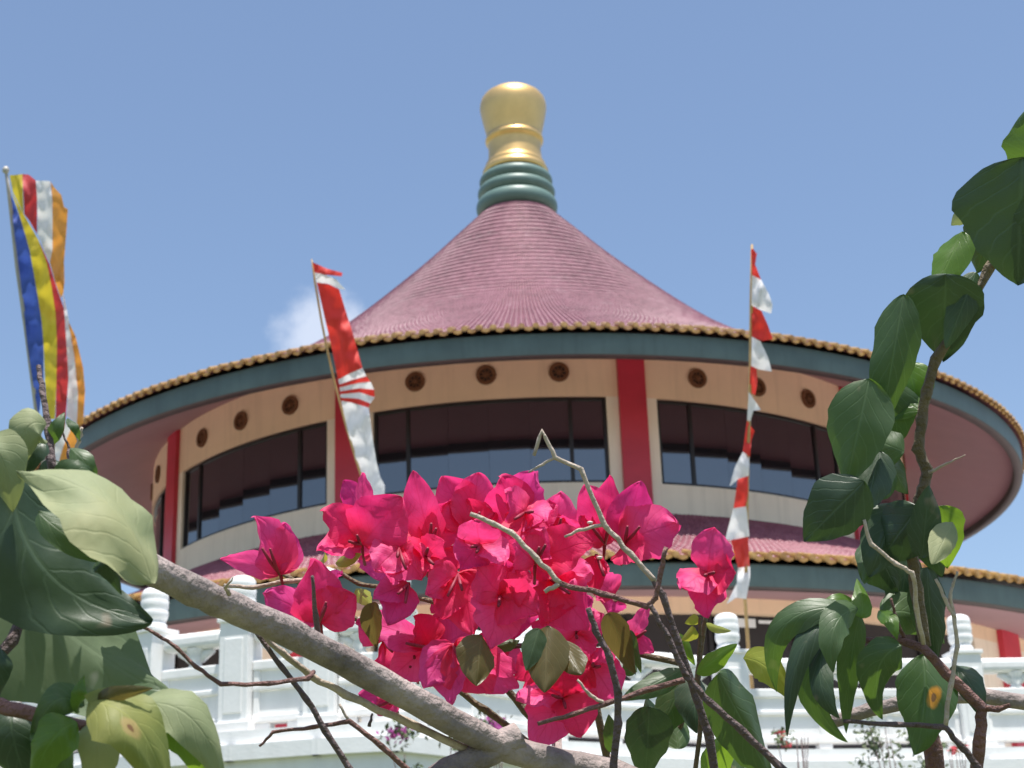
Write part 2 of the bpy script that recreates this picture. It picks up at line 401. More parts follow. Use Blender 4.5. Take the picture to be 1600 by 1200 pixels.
def profile_s(prof):
    s = [0]
    for (r0, z0), (r1, z1) in zip(prof[:-1], prof[1:]): s.append(s[-1] + math.hypot(r1 - r0, z1 - z0))
    def f(x):
        x = min(max(x, 0), s[-1] - 1e-6)
        for i in range(len(s) - 1):
            if x <= s[i + 1]:
                k = (x - s[i]) / (s[i + 1] - s[i])
                return (prof[i][0] + (prof[i + 1][0] - prof[i][0]) * k, prof[i][1] + (prof[i + 1][1] - prof[i][1]) * k)
    return f, s[-1]
def smooth_prof(p, n=3):
    for _ in range(n):
        q = [p[0]]
        for a, b_ in zip(p[:-1], p[1:]): q += [(a[0] * .75 + b_[0] * .25, a[1] * .75 + b_[1] * .25), (a[0] * .25 + b_[0] * .75, a[1] * .25 + b_[1] * .75)]
        p = q + [p[-1]]
    return p
PH = [0, .8, 1.57, 2.34, math.pi]
def tile_geo(f, s0, s1, ncol, lift=0.011):
    """a tapered barrel tile running up the slope from s0 to s1, at angle 0"""
    vs = []
    for s, lf in ((s0, lift), (s1, 0.0)):
        r, z = f(s); ra, za = f(s - 0.05); rb, zb = f(s + 0.05)
        tx, tz = rb - ra, zb - za; l = math.hypot(tx, tz); nx, nz_ = -tz / l, tx / l
        if nz_ < 0: nx, nz_ = -nx, -nz_
        a = 0.34 * 2 * math.pi * r / ncol
        for p in PH:
            h = a * 0.95 * math.sin(p) + lf
            vs.append((-a * math.cos(p), -(r + nx * h), Z(z + nz_ * h)))
    fs = [(i, i + 1, i + 6, i + 5) for i in range(4)] + [(4, 3, 2, 1, 0)]
    return vs, fs
def rotz(v, a):
    c, s = math.cos(a), math.sin(a)
    return (v[0] * c - v[1] * s, v[0] * s + v[1] * c, v[2])

def tiled_roof(name, prof, ncol, course, mat, sel, rng=(-180, 180)):
    """deck in stepped courses + barrel tiles; sel(row, angle) picks the ones that are parts of their own"""
    f, S = profile_s(prof)
    nrow = int(S / course)
    mb = MB(); pr = []
    for i in range(nrow + 1):
        r, z = f(i * course); pr.append((r, Z(z) + 0.009)); r, z = f(min(S, (i + 1) * course)); pr.append((r, Z(z) + 0.001))
    mb.lathe(pr, 288)
    roof = mb.build(name, mat, T)
    rest = MB()
    for i in range(nrow):
        vs, fs = tile_geo(f, i * course, (i + 1) * course + 0.03, ncol)
        me = None
        for j in range(ncol):
            ad_ = 360.0 * j / ncol
            ad_ = ad_ - 360 if ad_ > 180 else ad_
            if not rng[0] <= ad_ <= rng[1]: continue
            jit = random.uniform(-0.003, 0.003)
            if sel(i, ad_):
                if me is None:
                    q = MB(); q.add(vs, fs); me = q.mesh('roof_tile', mat, True)
                o = link('roof_tile', me, roof); o.rotation_euler[2] = R_(ad_) ; o.location.z = jit
            else:
                rest.add([rotz((v[0], v[1], v[2] + jit), R_(ad_)) for v in vs], fs)
    o = rest.build('tile_field', mat, roof, True); o['kind'] = 'stuff'
    return roof

up_prof = smooth_prof([(12.08, 11.60), (11.0, 12.02), (9.35, 12.92), (7.3, 14.02), (5.82, 15.05), (4.72, 16.0), (3.66, 17.0), (2.64, 18.0), (1.76, 18.95), (1.22, 19.52), (0.78, 20.0)], 2)
roof1 = tiled_roof('upper_roof', up_prof, 576, 0.28, MT['tile'], lambda i, a: 1 <= i <= 6 and -17 <= a <= 13.5)
lo_prof = smooth_prof([(14.25, 6.68), (13.2, 7.02), (11.5, 7.72), (9.32, 8.84)], 2)
roof2 = tiled_roof('lower_roof', lo_prof, 680, 0.28, MT['tile_low'], lambda i, a: i <= 7 and 10 <= a <= 29)

def eave_tiles(roof, R, z, slope, ncol, lim):
    """ochre end tile of each barrel row: round cap facing out, short barrel behind, drip tongue beside it"""
    sp = 2 * math.pi * R / ncol
    a = sp * 0.23
    mb = MB(); vs = []; nn = 8
    for (yy, k) in ((-0.05, 1.0), (0.42, 0.9)):
        for q in range(nn):
            p = 2 * math.pi * q / nn
            vs.append((a * k * math.cos(p), -(R + 0.02) + yy, z + 0.02 + a * k * math.sin(p) + (yy + 0.05) * slope))
    fs = [(q, (q + 1) % nn, (q + 1) % nn + nn, q + nn) for q in range(nn)] + [tuple(range(nn - 1, -1, -1))]
    mb.add(vs, fs)
    r2 = a * 0.62                                # raised boss on the cap
    mb.add([(r2 * math.cos(2 * math.pi * q / 6), -(R + 0.083), z + 0.02 + r2 * math.sin(2 * math.pi * q / 6)) for q in range(6)] +
           [(r2 * math.cos(2 * math.pi * q / 6), -(R + 0.06), z + 0.02 + r2 * math.sin(2 * math.pi * q / 6)) for q in range(6)],
           [tuple(range(5, -1, -1))] + [(q, (q + 1) % 6, (q + 1) % 6 + 6, q + 6) for q in range(6)])
    x0, x1 = a * 0.8, sp - a * 0.8
    xm = (x0 + x1) / 2; y = -(R - 0.005)
    mb.add([(x0, y, z + 0.03), (x0, y, z - 0.02), (xm, y, z - 0.05), (x1, y, z - 0.02), (x1, y, z + 0.03),
            (x0, y + 0.03, z + 0.03), (x0, y + 0.03, z - 0.02), (xm, y + 0.03, z - 0.05), (x1, y + 0.03, z - 0.02), (x1, y + 0.03, z + 0.03)],
           [(0, 1, 2, 3, 4), (9, 8, 7, 6, 5), (0, 5, 6, 1), (1, 6, 7, 2), (2, 7, 8, 3), (3, 8, 9, 4), (4, 9, 5, 0)])
    me = mb.mesh('eave_tile', MT['ochre'])
    for j in range(ncol):
        ang = 360.0 * j / ncol
        ang = ang - 360 if ang > 180 else ang
        if abs(ang) > lim: continue
        o = link('eave_tile', me, roof); o.rotation_euler[2] = R_(ang)
        o.location.z = random.uniform(-0.008, 0.008)
eave_tiles(roof1, 12.1, Z(11.60), 0.42, 288, 180)
eave_tiles(roof2, 14.27, Z(6.68), 0.33, 340, 100)

mb = MB(); mb.lathe([(11.6, Z(11.66)), (12.0, Z(11.53)), (12.02, Z(11.50)), (11.99, Z(11.11))], 180)
mb.build('upper_fascia', MT['fascia'], T, True)
mb = MB(); mb.lathe([(11.985, Z(11.11)), (11.97, Z(11.085)), (11.80, Z(11.085)), (11.78, Z(11.11)), (11.78, Z(11.30))], 180)
mb.build('upper_eave_lip', MT['lip'], T, True)
mb = MB(); mb.lathe([(11.80, Z(11.24)), (9.28, Z(12.33))], 180)
mb.build('upper_soffit', MT['soffit'], T, True)
mb = MB(); mb.lathe([(13.8, Z(6.72)), (14.17, Z(6.60)), (14.18, Z(6.575)), (14.15, Z(6.225))], 180)
mb.build('lower_fascia', MT['fascia'], T, True)
mb = MB(); mb.lathe([(14.145, Z(6.225)), (14.13, Z(6.20)), (13.97, Z(6.20)), (13.95, Z(6.225)), (13.95, Z(6.36))], 180)
mb.build('lower_eave_lip', MT['lip'], T, True)
mb = MB(); mb.lathe([(13.97, Z(6.29)), (11.98, Z(6.545))], 180)
mb.build('lower_soffit', MT['soffit'], T, True)

# upper wall: bands above and below the windows, piers between them
RW = 9.30
WZ0, WZ1 = 9.46, 11.26
BAY0, STEP, HALF = -4.6, 36.0, 14.75
def arc_block(mb, r0, r1, z0, z1, a0, a1, n):
    vs = []
    for i in range(n + 1):
        a = a0 + (a1 - a0) * i / n
        vs += [cyl(a, r0, z0), cyl(a, r1, z0), cyl(a, r1, z1), cyl(a, r0, z1)]
    fs = []
    for i in range(n):
        p, q = 4 * i, 4 * i + 4
        fs += [(p + 1, q + 1, q + 2, p + 2), (p + 2, q + 2, q + 3, p + 3), (p + 3, q + 3, q, p), (p, q, q + 1, p + 1)]
    fs += [(0, 1, 2, 3), (4 * n + 3, 4 * n + 2, 4 * n + 1, 4 * n)]
    mb.add(vs, fs)
mb = MB()
arc_block(mb, RW - 0.25, RW, 8.6, WZ0, -180, 180, 240)
band = MB(); arc_block(band, RW - 0.25, RW, WZ1, 12.36, -180, 180, 240); band.build('shaded_wall_band', MT['shaded_wall_band'], T)  # top of the same wall; its warmer tone is painted-in light
for k in range(10):
    c = BAY0 + STEP * (k + .5)
    arc_block(mb, RW - 0.25, RW, WZ0, WZ1, c - (STEP / 2 - HALF), c + (STEP / 2 - HALF), 8)
mb.build('upper_wall', MT['wall'], T)
mb = MB(); mb.lathe([(RW - 1.2, Z(8.7)), (RW - 1.2, Z(12.3))], 90)
mb.build('inner_room', MT['room'], T, True)
mb = MB()
arc_block(mb, RW - 0.02, RW + 0.10, 8.62, 12.32, -1.72, 1.72, 3)
colme = mb.mesh('column', MT['red'])
for k in range(10):
    o = link('column', colme, T); o.rotation_euler[2] = R_(BAY0 + STEP * (k + .5))

EDG = [-14.75, -10.2, -5.1, 0, 5.1, 10.2, 14.75]
def make_window(c):
    fr = MB()
    r = RW - 0.05
    arc_block(fr, r - 0.07, r, WZ0 + 0.002, WZ0 + 0.06, c - HALF + 0.02, c + HALF - 0.02, 24)
    arc_block(fr, r - 0.07, r, WZ1 - 0.06, WZ1 - 0.002, c - HALF + 0.02, c + HALF - 0.02, 24)
    pass
    for e, wd in ((-14.55, .22), (-10.2, .24), (10.2, .24), (14.55, .22)):
        arc_block(fr, r - 0.078, r - 0.004, WZ0 + 0.03, WZ1 - 0.03, c + e - wd, c + e + wd, 2)
    wn = fr.build('window', MT['frame'], T)
    for e0, e1 in zip(EDG[:-1], EDG[1:]):
        q = MB()
        a, b_ = c + e0 + 0.012, c + e1 - 0.012
        tl = random.uniform(-0.004, 0.004)
        vs = [cyl(a, r - 0.04, WZ0 + .03), cyl(b_, r - 0.04, WZ0 + .03), cyl(b_, r - 0.04 + tl, WZ1 - .03), cyl(a, r - 0.04 + tl, WZ1 - .03)]
        inn = Vector((-math.sin(R_(c)), math.cos(R_(c)), 0)) * 0.008
        vs += [v + inn for v in vs]
        q.add(vs, [(0, 1, 2, 3), (7, 6, 5, 4), (0, 4, 5, 1), (1, 5, 6, 2), (2, 6, 7, 3), (3, 7, 4, 0)])
        q.build('pane', MT['glass'], wn)
for k in range(-3, 4): make_window(BAY0 + STEP * k)

# dharma-wheel roundels: rust ring, dark well, hub and spokes
def ring_geo(mb, r0, r1, y0, y1, n=20, zc=0.0):
    vs = []
    for i in range(n):
        p = 2 * math.pi * i / n
        for r, y in ((r0, y0), (r1, y0), (r1, y1), (r0, y1)): vs.append((r * math.cos(p), y, zc + r * math.sin(p)))
    fs = []
    for i in range(n):
        a, b_ = 4 * i, 4 * ((i + 1) % n)
        for k in range(4): fs.append((a + k, a + (k + 1) % 4, b_ + (k + 1) % 4, b_ + k))
    mb.add(vs, fs)
rz_ = Z(11.765)
m1 = MB(); ring_geo(m1, 0.135, 0.205, -(RW + 0.05), -(RW - 0.06), 22, rz_)
m1me = m1.mesh('roundel', MT['vent'])
m2 = MB()
m2.add([(0.14 * math.cos(2 * math.pi * q / 20), -(RW + 0.006), rz_ + 0.14 * math.sin(2 * math.pi * q / 20)) for q in range(20)], [tuple(range(20))])
m2me = m2.mesh('well', MT['vent_dark'])
m3 = MB(); ring_geo(m3, 0.0, 0.038, -(RW + 0.045), -RW, 10, rz_)
for q in range(8):
    p = math.pi * q / 4 + .2
    c_, s_ = math.cos(p), math.sin(p)
    vs = []
    for yy in (-(RW + 0.035), -RW):
        for (a, w_) in ((0.03, -.011), (0.142, -.014), (0.142, .014), (0.03, .011)): vs.append((a * c_ - w_ * s_, yy, rz_ + a * s_ + w_ * c_))
    m3.add(vs, [(3, 2, 1, 0), (0, 1, 5, 4), (1, 2, 6, 5), (2, 3, 7, 6), (3, 0, 4, 7)])
m3me = m3.mesh('spokes', MT['vent'])
for k in range(-2, 4):
    for dx in (-9.0, 0, 9.0):
        o = link('roundel', m1me, T); o.rotation_euler[2] = R_(BAY0 + STEP * k + dx)
        link('well', m2me, o); link('spokes', m3me, o)

# lower storey
RL = 12.0
mb = MB()
band = MB(); arc_block(band, RL - 0.3, RL, 6.27, 6.58, -180, 180, 240); band.build('lower_wall_band', MT['shaded_wall_band'], T)  # strip under the lower soffit, shares the painted-in warm shade
arc_block(mb, RL - 0.3, RL, ZT, ZT + 0.9, -180, 180, 240)
LCOL = [51.7 + 72 * k for k in range(5)]
for c in LCOL:
    arc_block(mb, RL - 0.3, RL, ZT + 0.9, 6.27, c - 6.5, c + 6.5, 10)
mb.build('lower_wall', MT['wall'], T)
mb = MB(); mb.lathe([(RL - 1.6, Z(ZT)), (RL - 1.6, Z(6.5))], 90)
mb.build('lower_room', MT['room'], T, True)
mb = MB(); arc_block(mb, RL - 0.02, RL + 0.12, ZT, 6.53, -1.9, 1.9, 3)
me = mb.mesh('lower_column', MT['red'])
for c in LCOL:
    o = link('lower_column', me, T); o.rotation_euler[2] = R_(c)
for k, c in enumerate((-71.1, -41.5, 1.0, 30.4, 72.9)):
    fr = MB()
    for e in (-14.2, -7.1, 0, 7.1, 14.2): arc_block(fr, RL - 0.2, RL - 0.1, ZT + .9, 6.27, c + e - .2, c + e + .2, 2)
    arc_block(fr, RL - 0.2, RL - 0.11, 5.35, 5.42, c - 14, c + 14, 20)
    wn = fr.build('lower_window', MT['frame'], T)
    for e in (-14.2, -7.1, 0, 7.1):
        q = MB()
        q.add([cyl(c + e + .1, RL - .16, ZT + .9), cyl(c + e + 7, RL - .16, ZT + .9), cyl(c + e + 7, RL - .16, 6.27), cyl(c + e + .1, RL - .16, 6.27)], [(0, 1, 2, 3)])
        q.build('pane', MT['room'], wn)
    if k == 3:
        q = MB()
        for a, zz, wd, ht in ((17.7, 6.12, .34, .16), (19.7, 6.15, .42, .06)):
            q.add([cyl(a, RL - .09, zz - ht / 2), cyl(a + wd * 5, RL - .09, zz - ht / 2), cyl(a + wd * 5, RL - .09, zz + ht / 2), cyl(a, RL - .09, zz + ht / 2)], [(0, 1, 2, 3)])
        q.build('notice', MT['sticker'], wn)

# finial: green collar of three rolls, gold vase
fin = MB()
fp = [(0.86, 21.02), (0.90, 21.10), (0.86, 21.20), (0.80, 21.27), (0.815, 21.31), (0.80, 21.35), (0.755, 21.37), (0.74, 21.46), (0.715, 21.70), (0.72, 21.92), (0.735, 21.98),
      (0.785, 22.02), (0.80, 22.08), (0.785, 22.14), (0.745, 22.17), (0.755, 22.25), (0.80, 22.45), (0.85, 22.68), (0.89, 22.88), (0.915, 23.02), (0.92, 23.12), (0.905, 23.22),
      (0.875, 23.33), (0.80, 23.44), (0.67, 23.54), (0.49, 23.61), (0.28, 23.655), (0.0, 23.67)]
fin.lathe([(r, Z(z)) for r, z in fp], 64)
finial = fin.build('finial', MT['gold'], T, True)
for zc, rr, hh in ((20.03, 1.06, 0.25), (20.45, 1.01, 0.20), (20.80, 0.955, 0.19)):
    q = MB()
    pr = [(0.5, Z(zc - hh))] + [(rr - 0.16 + 0.20 * math.cos(a), Z(zc) + hh * math.sin(a)) for a in [(-90 + 15 * i) * math.pi / 180 for i in range(13)]] + [(0.5, Z(zc + hh))]
    q.lathe(pr, 64)
    q.build('collar_ring', MT['collar'], finial, True)

# ------------------------------------------------------------------ balustrades
def build_post(mb_parent, p, rz):
    q = MB()
    q.box((p.x, p.y, ZTW + 0.04), (0.30, 0.30, 0.08), rz)
    q.box((p.x, p.y, ZTW + 0.45), (0.235, 0.235, 0.74), rz)
    q.box((p.x, p.y, ZTW + 0.835), (0.27, 0.27, 0.035), rz)
    for s in (-1, 1):                            # raised panels on the two broad faces
        ox = Vector((-math.sin(rz), math.cos(rz), 0)) * (0.12 * s)
        q.box((p.x + ox.x, p.y + ox.y, ZTW + 0.42), (0.15, 0.012, 0.55), rz)
    post = bevel(q.build('post', MT['white'], mb_parent, False, True), 0.008)
    h = MB()
    h.lathe([(0.085, 0.0), (0.10, 0.015), (0.098, 0.04), (0.082, 0.06), (0.092, 0.075), (0.104, 0.10), (0.106, 0.14), (0.098, 0.155), (0.104, 0.17), (0.106, 0.22),
             (0.099, 0.235), (0.104, 0.25), (0.10, 0.285), (0.085, 0.31), (0.055, 0.325), (0.0, 0.33)], 20, (p.x, p.y, ZTW + 0.853))
    hm = h.build('post_head', MT['white'], post, True)
    off = wpos(mb_parent)
    for v in hm.data.vertices: v.co -= off
def build_bay(B, a, b_):
    d = b_ - a; L_ = d.length - 0.235; rz = math.atan2(d.y, d.x); c = (a + b_) / 2
    u = d.normalized(); nrm = Vector((-u.y, u.x, 0))
    def bx(name, zc, h, thick, len_=None, cx=0.0, parent=B, bw=0.01):
        q = MB(); p = c + u * cx
        q.box((p.x, p.y, ZTW + zc), (len_ or L_, thick, h), rz)
        o = q.build(name, MT['white'], B, False, True)
        if parent is not B:
            o.parent = parent
        return bevel(o, bw, 3)
    bx('top_rail', 0.725, 0.13, 0.15, bw=0.045)
    bx('panel', 0.30, 0.42, 0.07)
    pn = [o for o in B.children if o.name.startswith('panel')][-1]
    for zc, hh in ((0.49, 0.075), (0.325, 0.045), (0.10, 0.06)): bx('moulding', zc, hh, 0.12, L_ - 0.004, 0, B, 0.012)
    k = max(1, round(L_ / 0.62))
    for i in range(k + 1):
        bx('moulding', 0.29, 0.33, 0.10, 0.05, -L_ / 2 + 0.03 + (L_ - 0.06) * i / k, B, 0.01)
    for i in range(k):
        p = c + u * (-L_ / 2 + L_ * (i + .5) / k)
        q = MB()
        q.lathe([(0.045, 0.52), (0.06, 0.535), (0.04, 0.56), (0.062, 0.595), (0.05, 0.625), (0.075, 0.65), (0.075, 0.668)], 12, (p.x, p.y, ZTW))
        for s in (-1, 1):                        # carved cloud brackets either side
            q.tube([p + u * (0.04 * s) + Vector((0, 0, ZTW - p.z + 0.585)), p + u * (0.09 * s) + Vector((0, 0, ZTW - p.z + 0.63)), p + u * (0.15 * s) + Vector((0, 0, ZTW - p.z + 0.652))], [0.03, 0.035, 0.022], 6)
        q.build('rail_support', MT['white'], B, True, True)
    for i in range(k + 1):
        bx('foot', 0.036, 0.07, 0.10, 0.12, -L_ / 2 + 0.08 + (L_ - 0.16) * i / k)
def balustrade(pts, label, skip_first=False):
    B = empty('stone_balustrade', pts[len(pts) // 2]); tag(B, label, 'balustrade', 'white stone balustrades on the terrace edge')
    for i, p in enumerate(pts):
        if skip_first and i == 0: continue
        d = pts[min(i + 1, len(pts) - 1)] - pts[max(i - 1, 0)]
        build_post(B, p, math.atan2(d.y, d.x))
    for a, b_ in zip(pts[:-1], pts[1:]): build_bay(B, a, b_)
    return B
balustrade(LEFT_RUN, 'white carved balustrade partly behind the thick bare branch and big grey-green leaves')
balustrade(RIGHT_RUN, 'white carved balustrade below the tall red and white spiral pennant pole', True)

# ------------------------------------------------------------------ flags
def cloth(name, pts, depth, mat, parent, bulge=0.06, seed=0, cuts=3):
    """a wind-blown cloth panel: outline filled, subdivided and billowed in depth"""
    out_ = []
    for (x0, y0), (x1, y1) in zip(pts, pts[1:] + pts[:1]):
        k = max(1, int(math.hypot(x1 - x0, y1 - y0) / 4))
        out_ += [Vector((x0 + (x1 - x0) * i / k, y0 + (y1 - y0) * i / k)) for i in range(k)]
    no = len(out_); xs = [p[0] for p in out_]; ys = [p[1] for p in out_]
    inner = []
    y = min(ys) + 2
    while y < max(ys):
        x = min(xs) + 2
        while x < max(xs):
            p = Vector((x, y))
            if min((p - q_).length for q_ in out_) > 2: inner.append(p)
            x += 4
        y += 4
    rv, _, rf, _, _, _ = geometry.delaunay_2d_cdt(out_ + inner, [], [list(range(no))], 1, 1e-4)
    bm = bmesh.new()
    bv = [bm.verts.new((p.x, p.y, 0)) for p in rv]
    for f_ in rf:
        try: bm.faces.new([bv[i] for i in f_])
        except ValueError: pass
    off = wpos(parent)
    for v in bm.verts:
        x, y = v.co.x, v.co.y
        dd = bulge * (noise.noise(Vector((x * 0.035, y * 0.022, seed))) + 0.5 * noise.noise(Vector((x * 0.09, y * 0.05, seed + 9.1))))
        v.co = at(x, y, depth + dd) - off
    me = bpy.data.meshes.new(name); bm.to_mesh(me); bm.free()
    me.polygons.foreach_set('use_smooth', [True] * len(me.polygons))
    me.materials.append(mat)
    return link(name, me, parent)
def z3(L_): return [(1000 + x / 3, 380 + y / 3) for x, y in L_]
def z4(x0, y0, L_): return [(x0 + x / 4, y0 + y / 4) for x, y in L_]

DP = 14.6 / 1.0
def to_ground(px, py, depth):
    p = at(px, py, depth); return p
# red and white pennant pole
pole_px = [(1175, 382), (1174, 470), (1173, 560), (1171, 640), (1168, 720), (1167, 800), (1166, 880), (1164, 937), (1167, 980), (1170, 1025)]
pp = [at(x, y, DP) for x, y in pole_px]
base = Vector((pp[-1].x + 0.02, pp[-1].y, ZTW))
F1 = empty('pennant_pole', base); tag(F1, 'tall slender bamboo pole with alternating red and white pennants wound round it', 'flag')
mb = MB(); mb.tube(pp + [base], [0.010] + [0.016] * (len(pp) - 1) + [0.02], 8); mb.build('pole', MT['bamboo'], F1, True, True)
PEN = [('red', z3([(520, 30), (530, 25), (548, 50), (540, 100), (568, 172), (525, 148)])),
       ('white', z3([(525, 148), (568, 172), (605, 240), (622, 290), (615, 330), (570, 315), (522, 290)])),
       ('red', z3([(522, 290), (570, 318), (600, 385), (623, 450), (570, 458), (525, 438)])),
       ('white', z3([(524, 438), (565, 460), (600, 535), (618, 602), (560, 592), (521, 575)])),
       ('red', z3([(518, 575), (546, 588), (551, 650), (540, 712), (512, 695)])),
       ('white', z3([(510, 697), (538, 738), (568, 782), (532, 785), (517, 836), (502, 828)])),
       ('red', z3([(501, 832), (537, 880), (521, 930), (516, 1002), (482, 976)])),
       ('white', z3([(482, 976), (513, 1003), (509, 1090), (460, 1106), (420, 1140), (445, 1050)])),
       ('red', [(1153, 748), (1169, 744), (1169, 770), (1166, 791), (1146, 794)]),
       ('white', [(1146, 794), (1166, 791), (1171, 838), (1142, 844), (1133, 843)]),
       ('red', [(1142, 844), (1169, 839), (1171, 885), (1153, 887)]),
       ('white', [(1153, 887), (1172, 885), (1172, 903), (1166, 936), (1150, 934), (1135, 944), (1151, 912)])]
for i, (c, pl) in enumerate(PEN): cloth('pennant', pl, DP - 0.03, CL[c], F1, 0.09, i * 3.7)

# red and white banner with the leaning pole
DB = 13.4
pl_px = [(487, 405), (492, 440), (502, 500), (512, 550), (521, 590), (530, 625), (542, 670), (557, 720), (572, 768), (590, 830), (607, 890)]
pp = [at(x, y, DB) for x, y in pl_px]
base = pp[-1].copy(); base.z = ZTW; base.x += 0.25
F2 = empty('banner_pole', base); tag(F2, 'leaning red and white banner with a fan of stripes at its middle', 'flag')
mb = MB(); mb.tube(pp + [base], [0.005] + [0.009] * (len(pp) - 1) + [0.014], 8); mb.build('pole', MT['bamboo'], F2, True, True)
def a4(L_): return z4(400, 380, L_)
BAN = [('red', a4([(352, 118), (440, 158), (540, 185), (535, 207), (430, 197), (365, 182)])),
       ('white', a4([(365, 182), (430, 197), (500, 225), (560, 292), (515, 282), (455, 255), (380, 245)])),
       ('red', a4([(380, 245), (455, 256), (520, 288), (560, 420), (610, 580), (665, 780), (590, 812), (513, 852), (470, 640), (430, 470)])),
       ('white', a4([(513, 852), (590, 812), (665, 780), (690, 832), (600, 855), (520, 884)])),
       ('red', a4([(520, 884), (600, 855), (690, 832), (716, 866), (640, 872), (522, 902)])),
       ('white', a4([(522, 902), (640, 872), (716, 866), (738, 915), (640, 907), (525, 927)])),
       ('red', a4([(525, 927), (640, 907), (738, 915), (742, 962), (650, 932), (527, 944)])),
       ('white', a4([(527, 944), (650, 932), (742, 962), (715, 1002), (640, 972), (530, 965)])),
       ('red', a4([(530, 965), (640, 972), (715, 1002), (703, 1027), (600, 997), (535, 985)])),
       ('white', [(533, 626), (550, 629), (576, 637), (579, 660), (583, 690), (588, 720), (594, 745), (601, 758), (601, 772), (590, 800), (582, 790), (568, 762), (557, 720), (544, 675)])]
for i, (c, pl) in enumerate(BAN): cloth('stripe', pl, DB - 0.03, CL[c], F2, 0.10, i * 0.13 + 40)

# five-colour buddhist flag
DF = 11.2
def b4(L_): return z4(0, 240, L_)
pl_px = [(9, 266), (14, 300), (20, 355), (27, 420), (34, 470), (41, 520), (48, 575), (57, 645), (66, 710), (76, 790)]
pp = [at(x, y, DF) for x, y in pl_px]
base = pp[-1].copy(); base.z = 0; base.x += 0.4
F3 = empty('striped_flag_pole', base); tag(F3, 'five-colour vertically striped flag of blue, yellow, red, white and orange on a leaning pole', 'flag')
mb = MB(); mb.tube(pp + [base], [0.010] + [0.014] * (len(pp) - 1) + [0.025], 8); mb.build('pole', MT['pole'], F3, True, True)
q = MB(); q.lathe([(0.0, -0.03), (0.02, -0.015), (0.024, 0.005), (0.014, 0.025), (0, 0.03)], 10, at(9, 266, DF)); q.build('pole_knob', MT['pole'], F3, True, True)
BF = [('blue', [(17, 303), (33, 345), (46, 390), (57, 452), (65, 502), (68, 540), (68, 590), (62, 640), (60, 650), (52, 600), (43, 540), (37, 480), (29, 415), (21, 352)], 0.02),
      ('yellow', [(18, 300), (37, 335), (60, 375), (73, 410), (80, 445), (87, 490), (89, 540), (88, 600), (86, 655), (72, 655), (70, 590), (68, 540), (65, 502), (57, 452), (46, 390), (33, 345)], 0.0),
      ('crimson', [(60, 375), (77, 412), (88, 448), (100, 482), (104, 540), (107, 590), (103, 650), (98, 690), (86, 690), (88, 600), (89, 540), (87, 490), (80, 445), (73, 410)], 0.02),
      ('yellow', [(15, 274), (35, 272), (37, 335), (38, 337), (20, 300)], -0.04),
      ('crimson', [(35, 272), (45, 273), (56, 282), (58, 312), (58, 366), (46, 345), (38, 335)], -0.05),
      ('white', [(56, 282), (78, 283), (82, 315), (82, 390), (78, 411), (73, 402), (59, 366), (58, 312)], -0.06),
      ('orange', [(79, 284), (85, 293), (96, 305), (100, 323), (106, 327), (104, 360), (100, 410), (101, 440), (99, 458), (95, 466), (86, 440), (78, 411), (82, 390), (82, 315)], -0.05),
      ('white', [(97, 450), (105, 486), (110, 515), (117, 560), (122, 615), (120, 665), (104, 650), (107, 590), (104, 540), (100, 482)], 0.03),
      ('orange', [(106, 500), (118, 525), (130, 575), (133, 610), (130, 662), (120, 665), (122, 615), (116, 558)], 0.04),
      ('white', [(103, 658), (112, 668), (98, 700), (92, 722), (84, 718), (86, 690), (97, 680)], -0.02),
      ('orange', [(112, 668), (121, 690), (112, 712), (100, 728), (92, 722), (98, 700)], -0.03)]
for i, (c, pl, dz) in enumerate(BF): cloth('stripe', pl, DF - 0.03 + (-0.14 if 3 <= i <= 6 else 0.0 if i < 3 else 0.10 if i < 9 else -0.16), CL[c], F3, 0.07, 80)

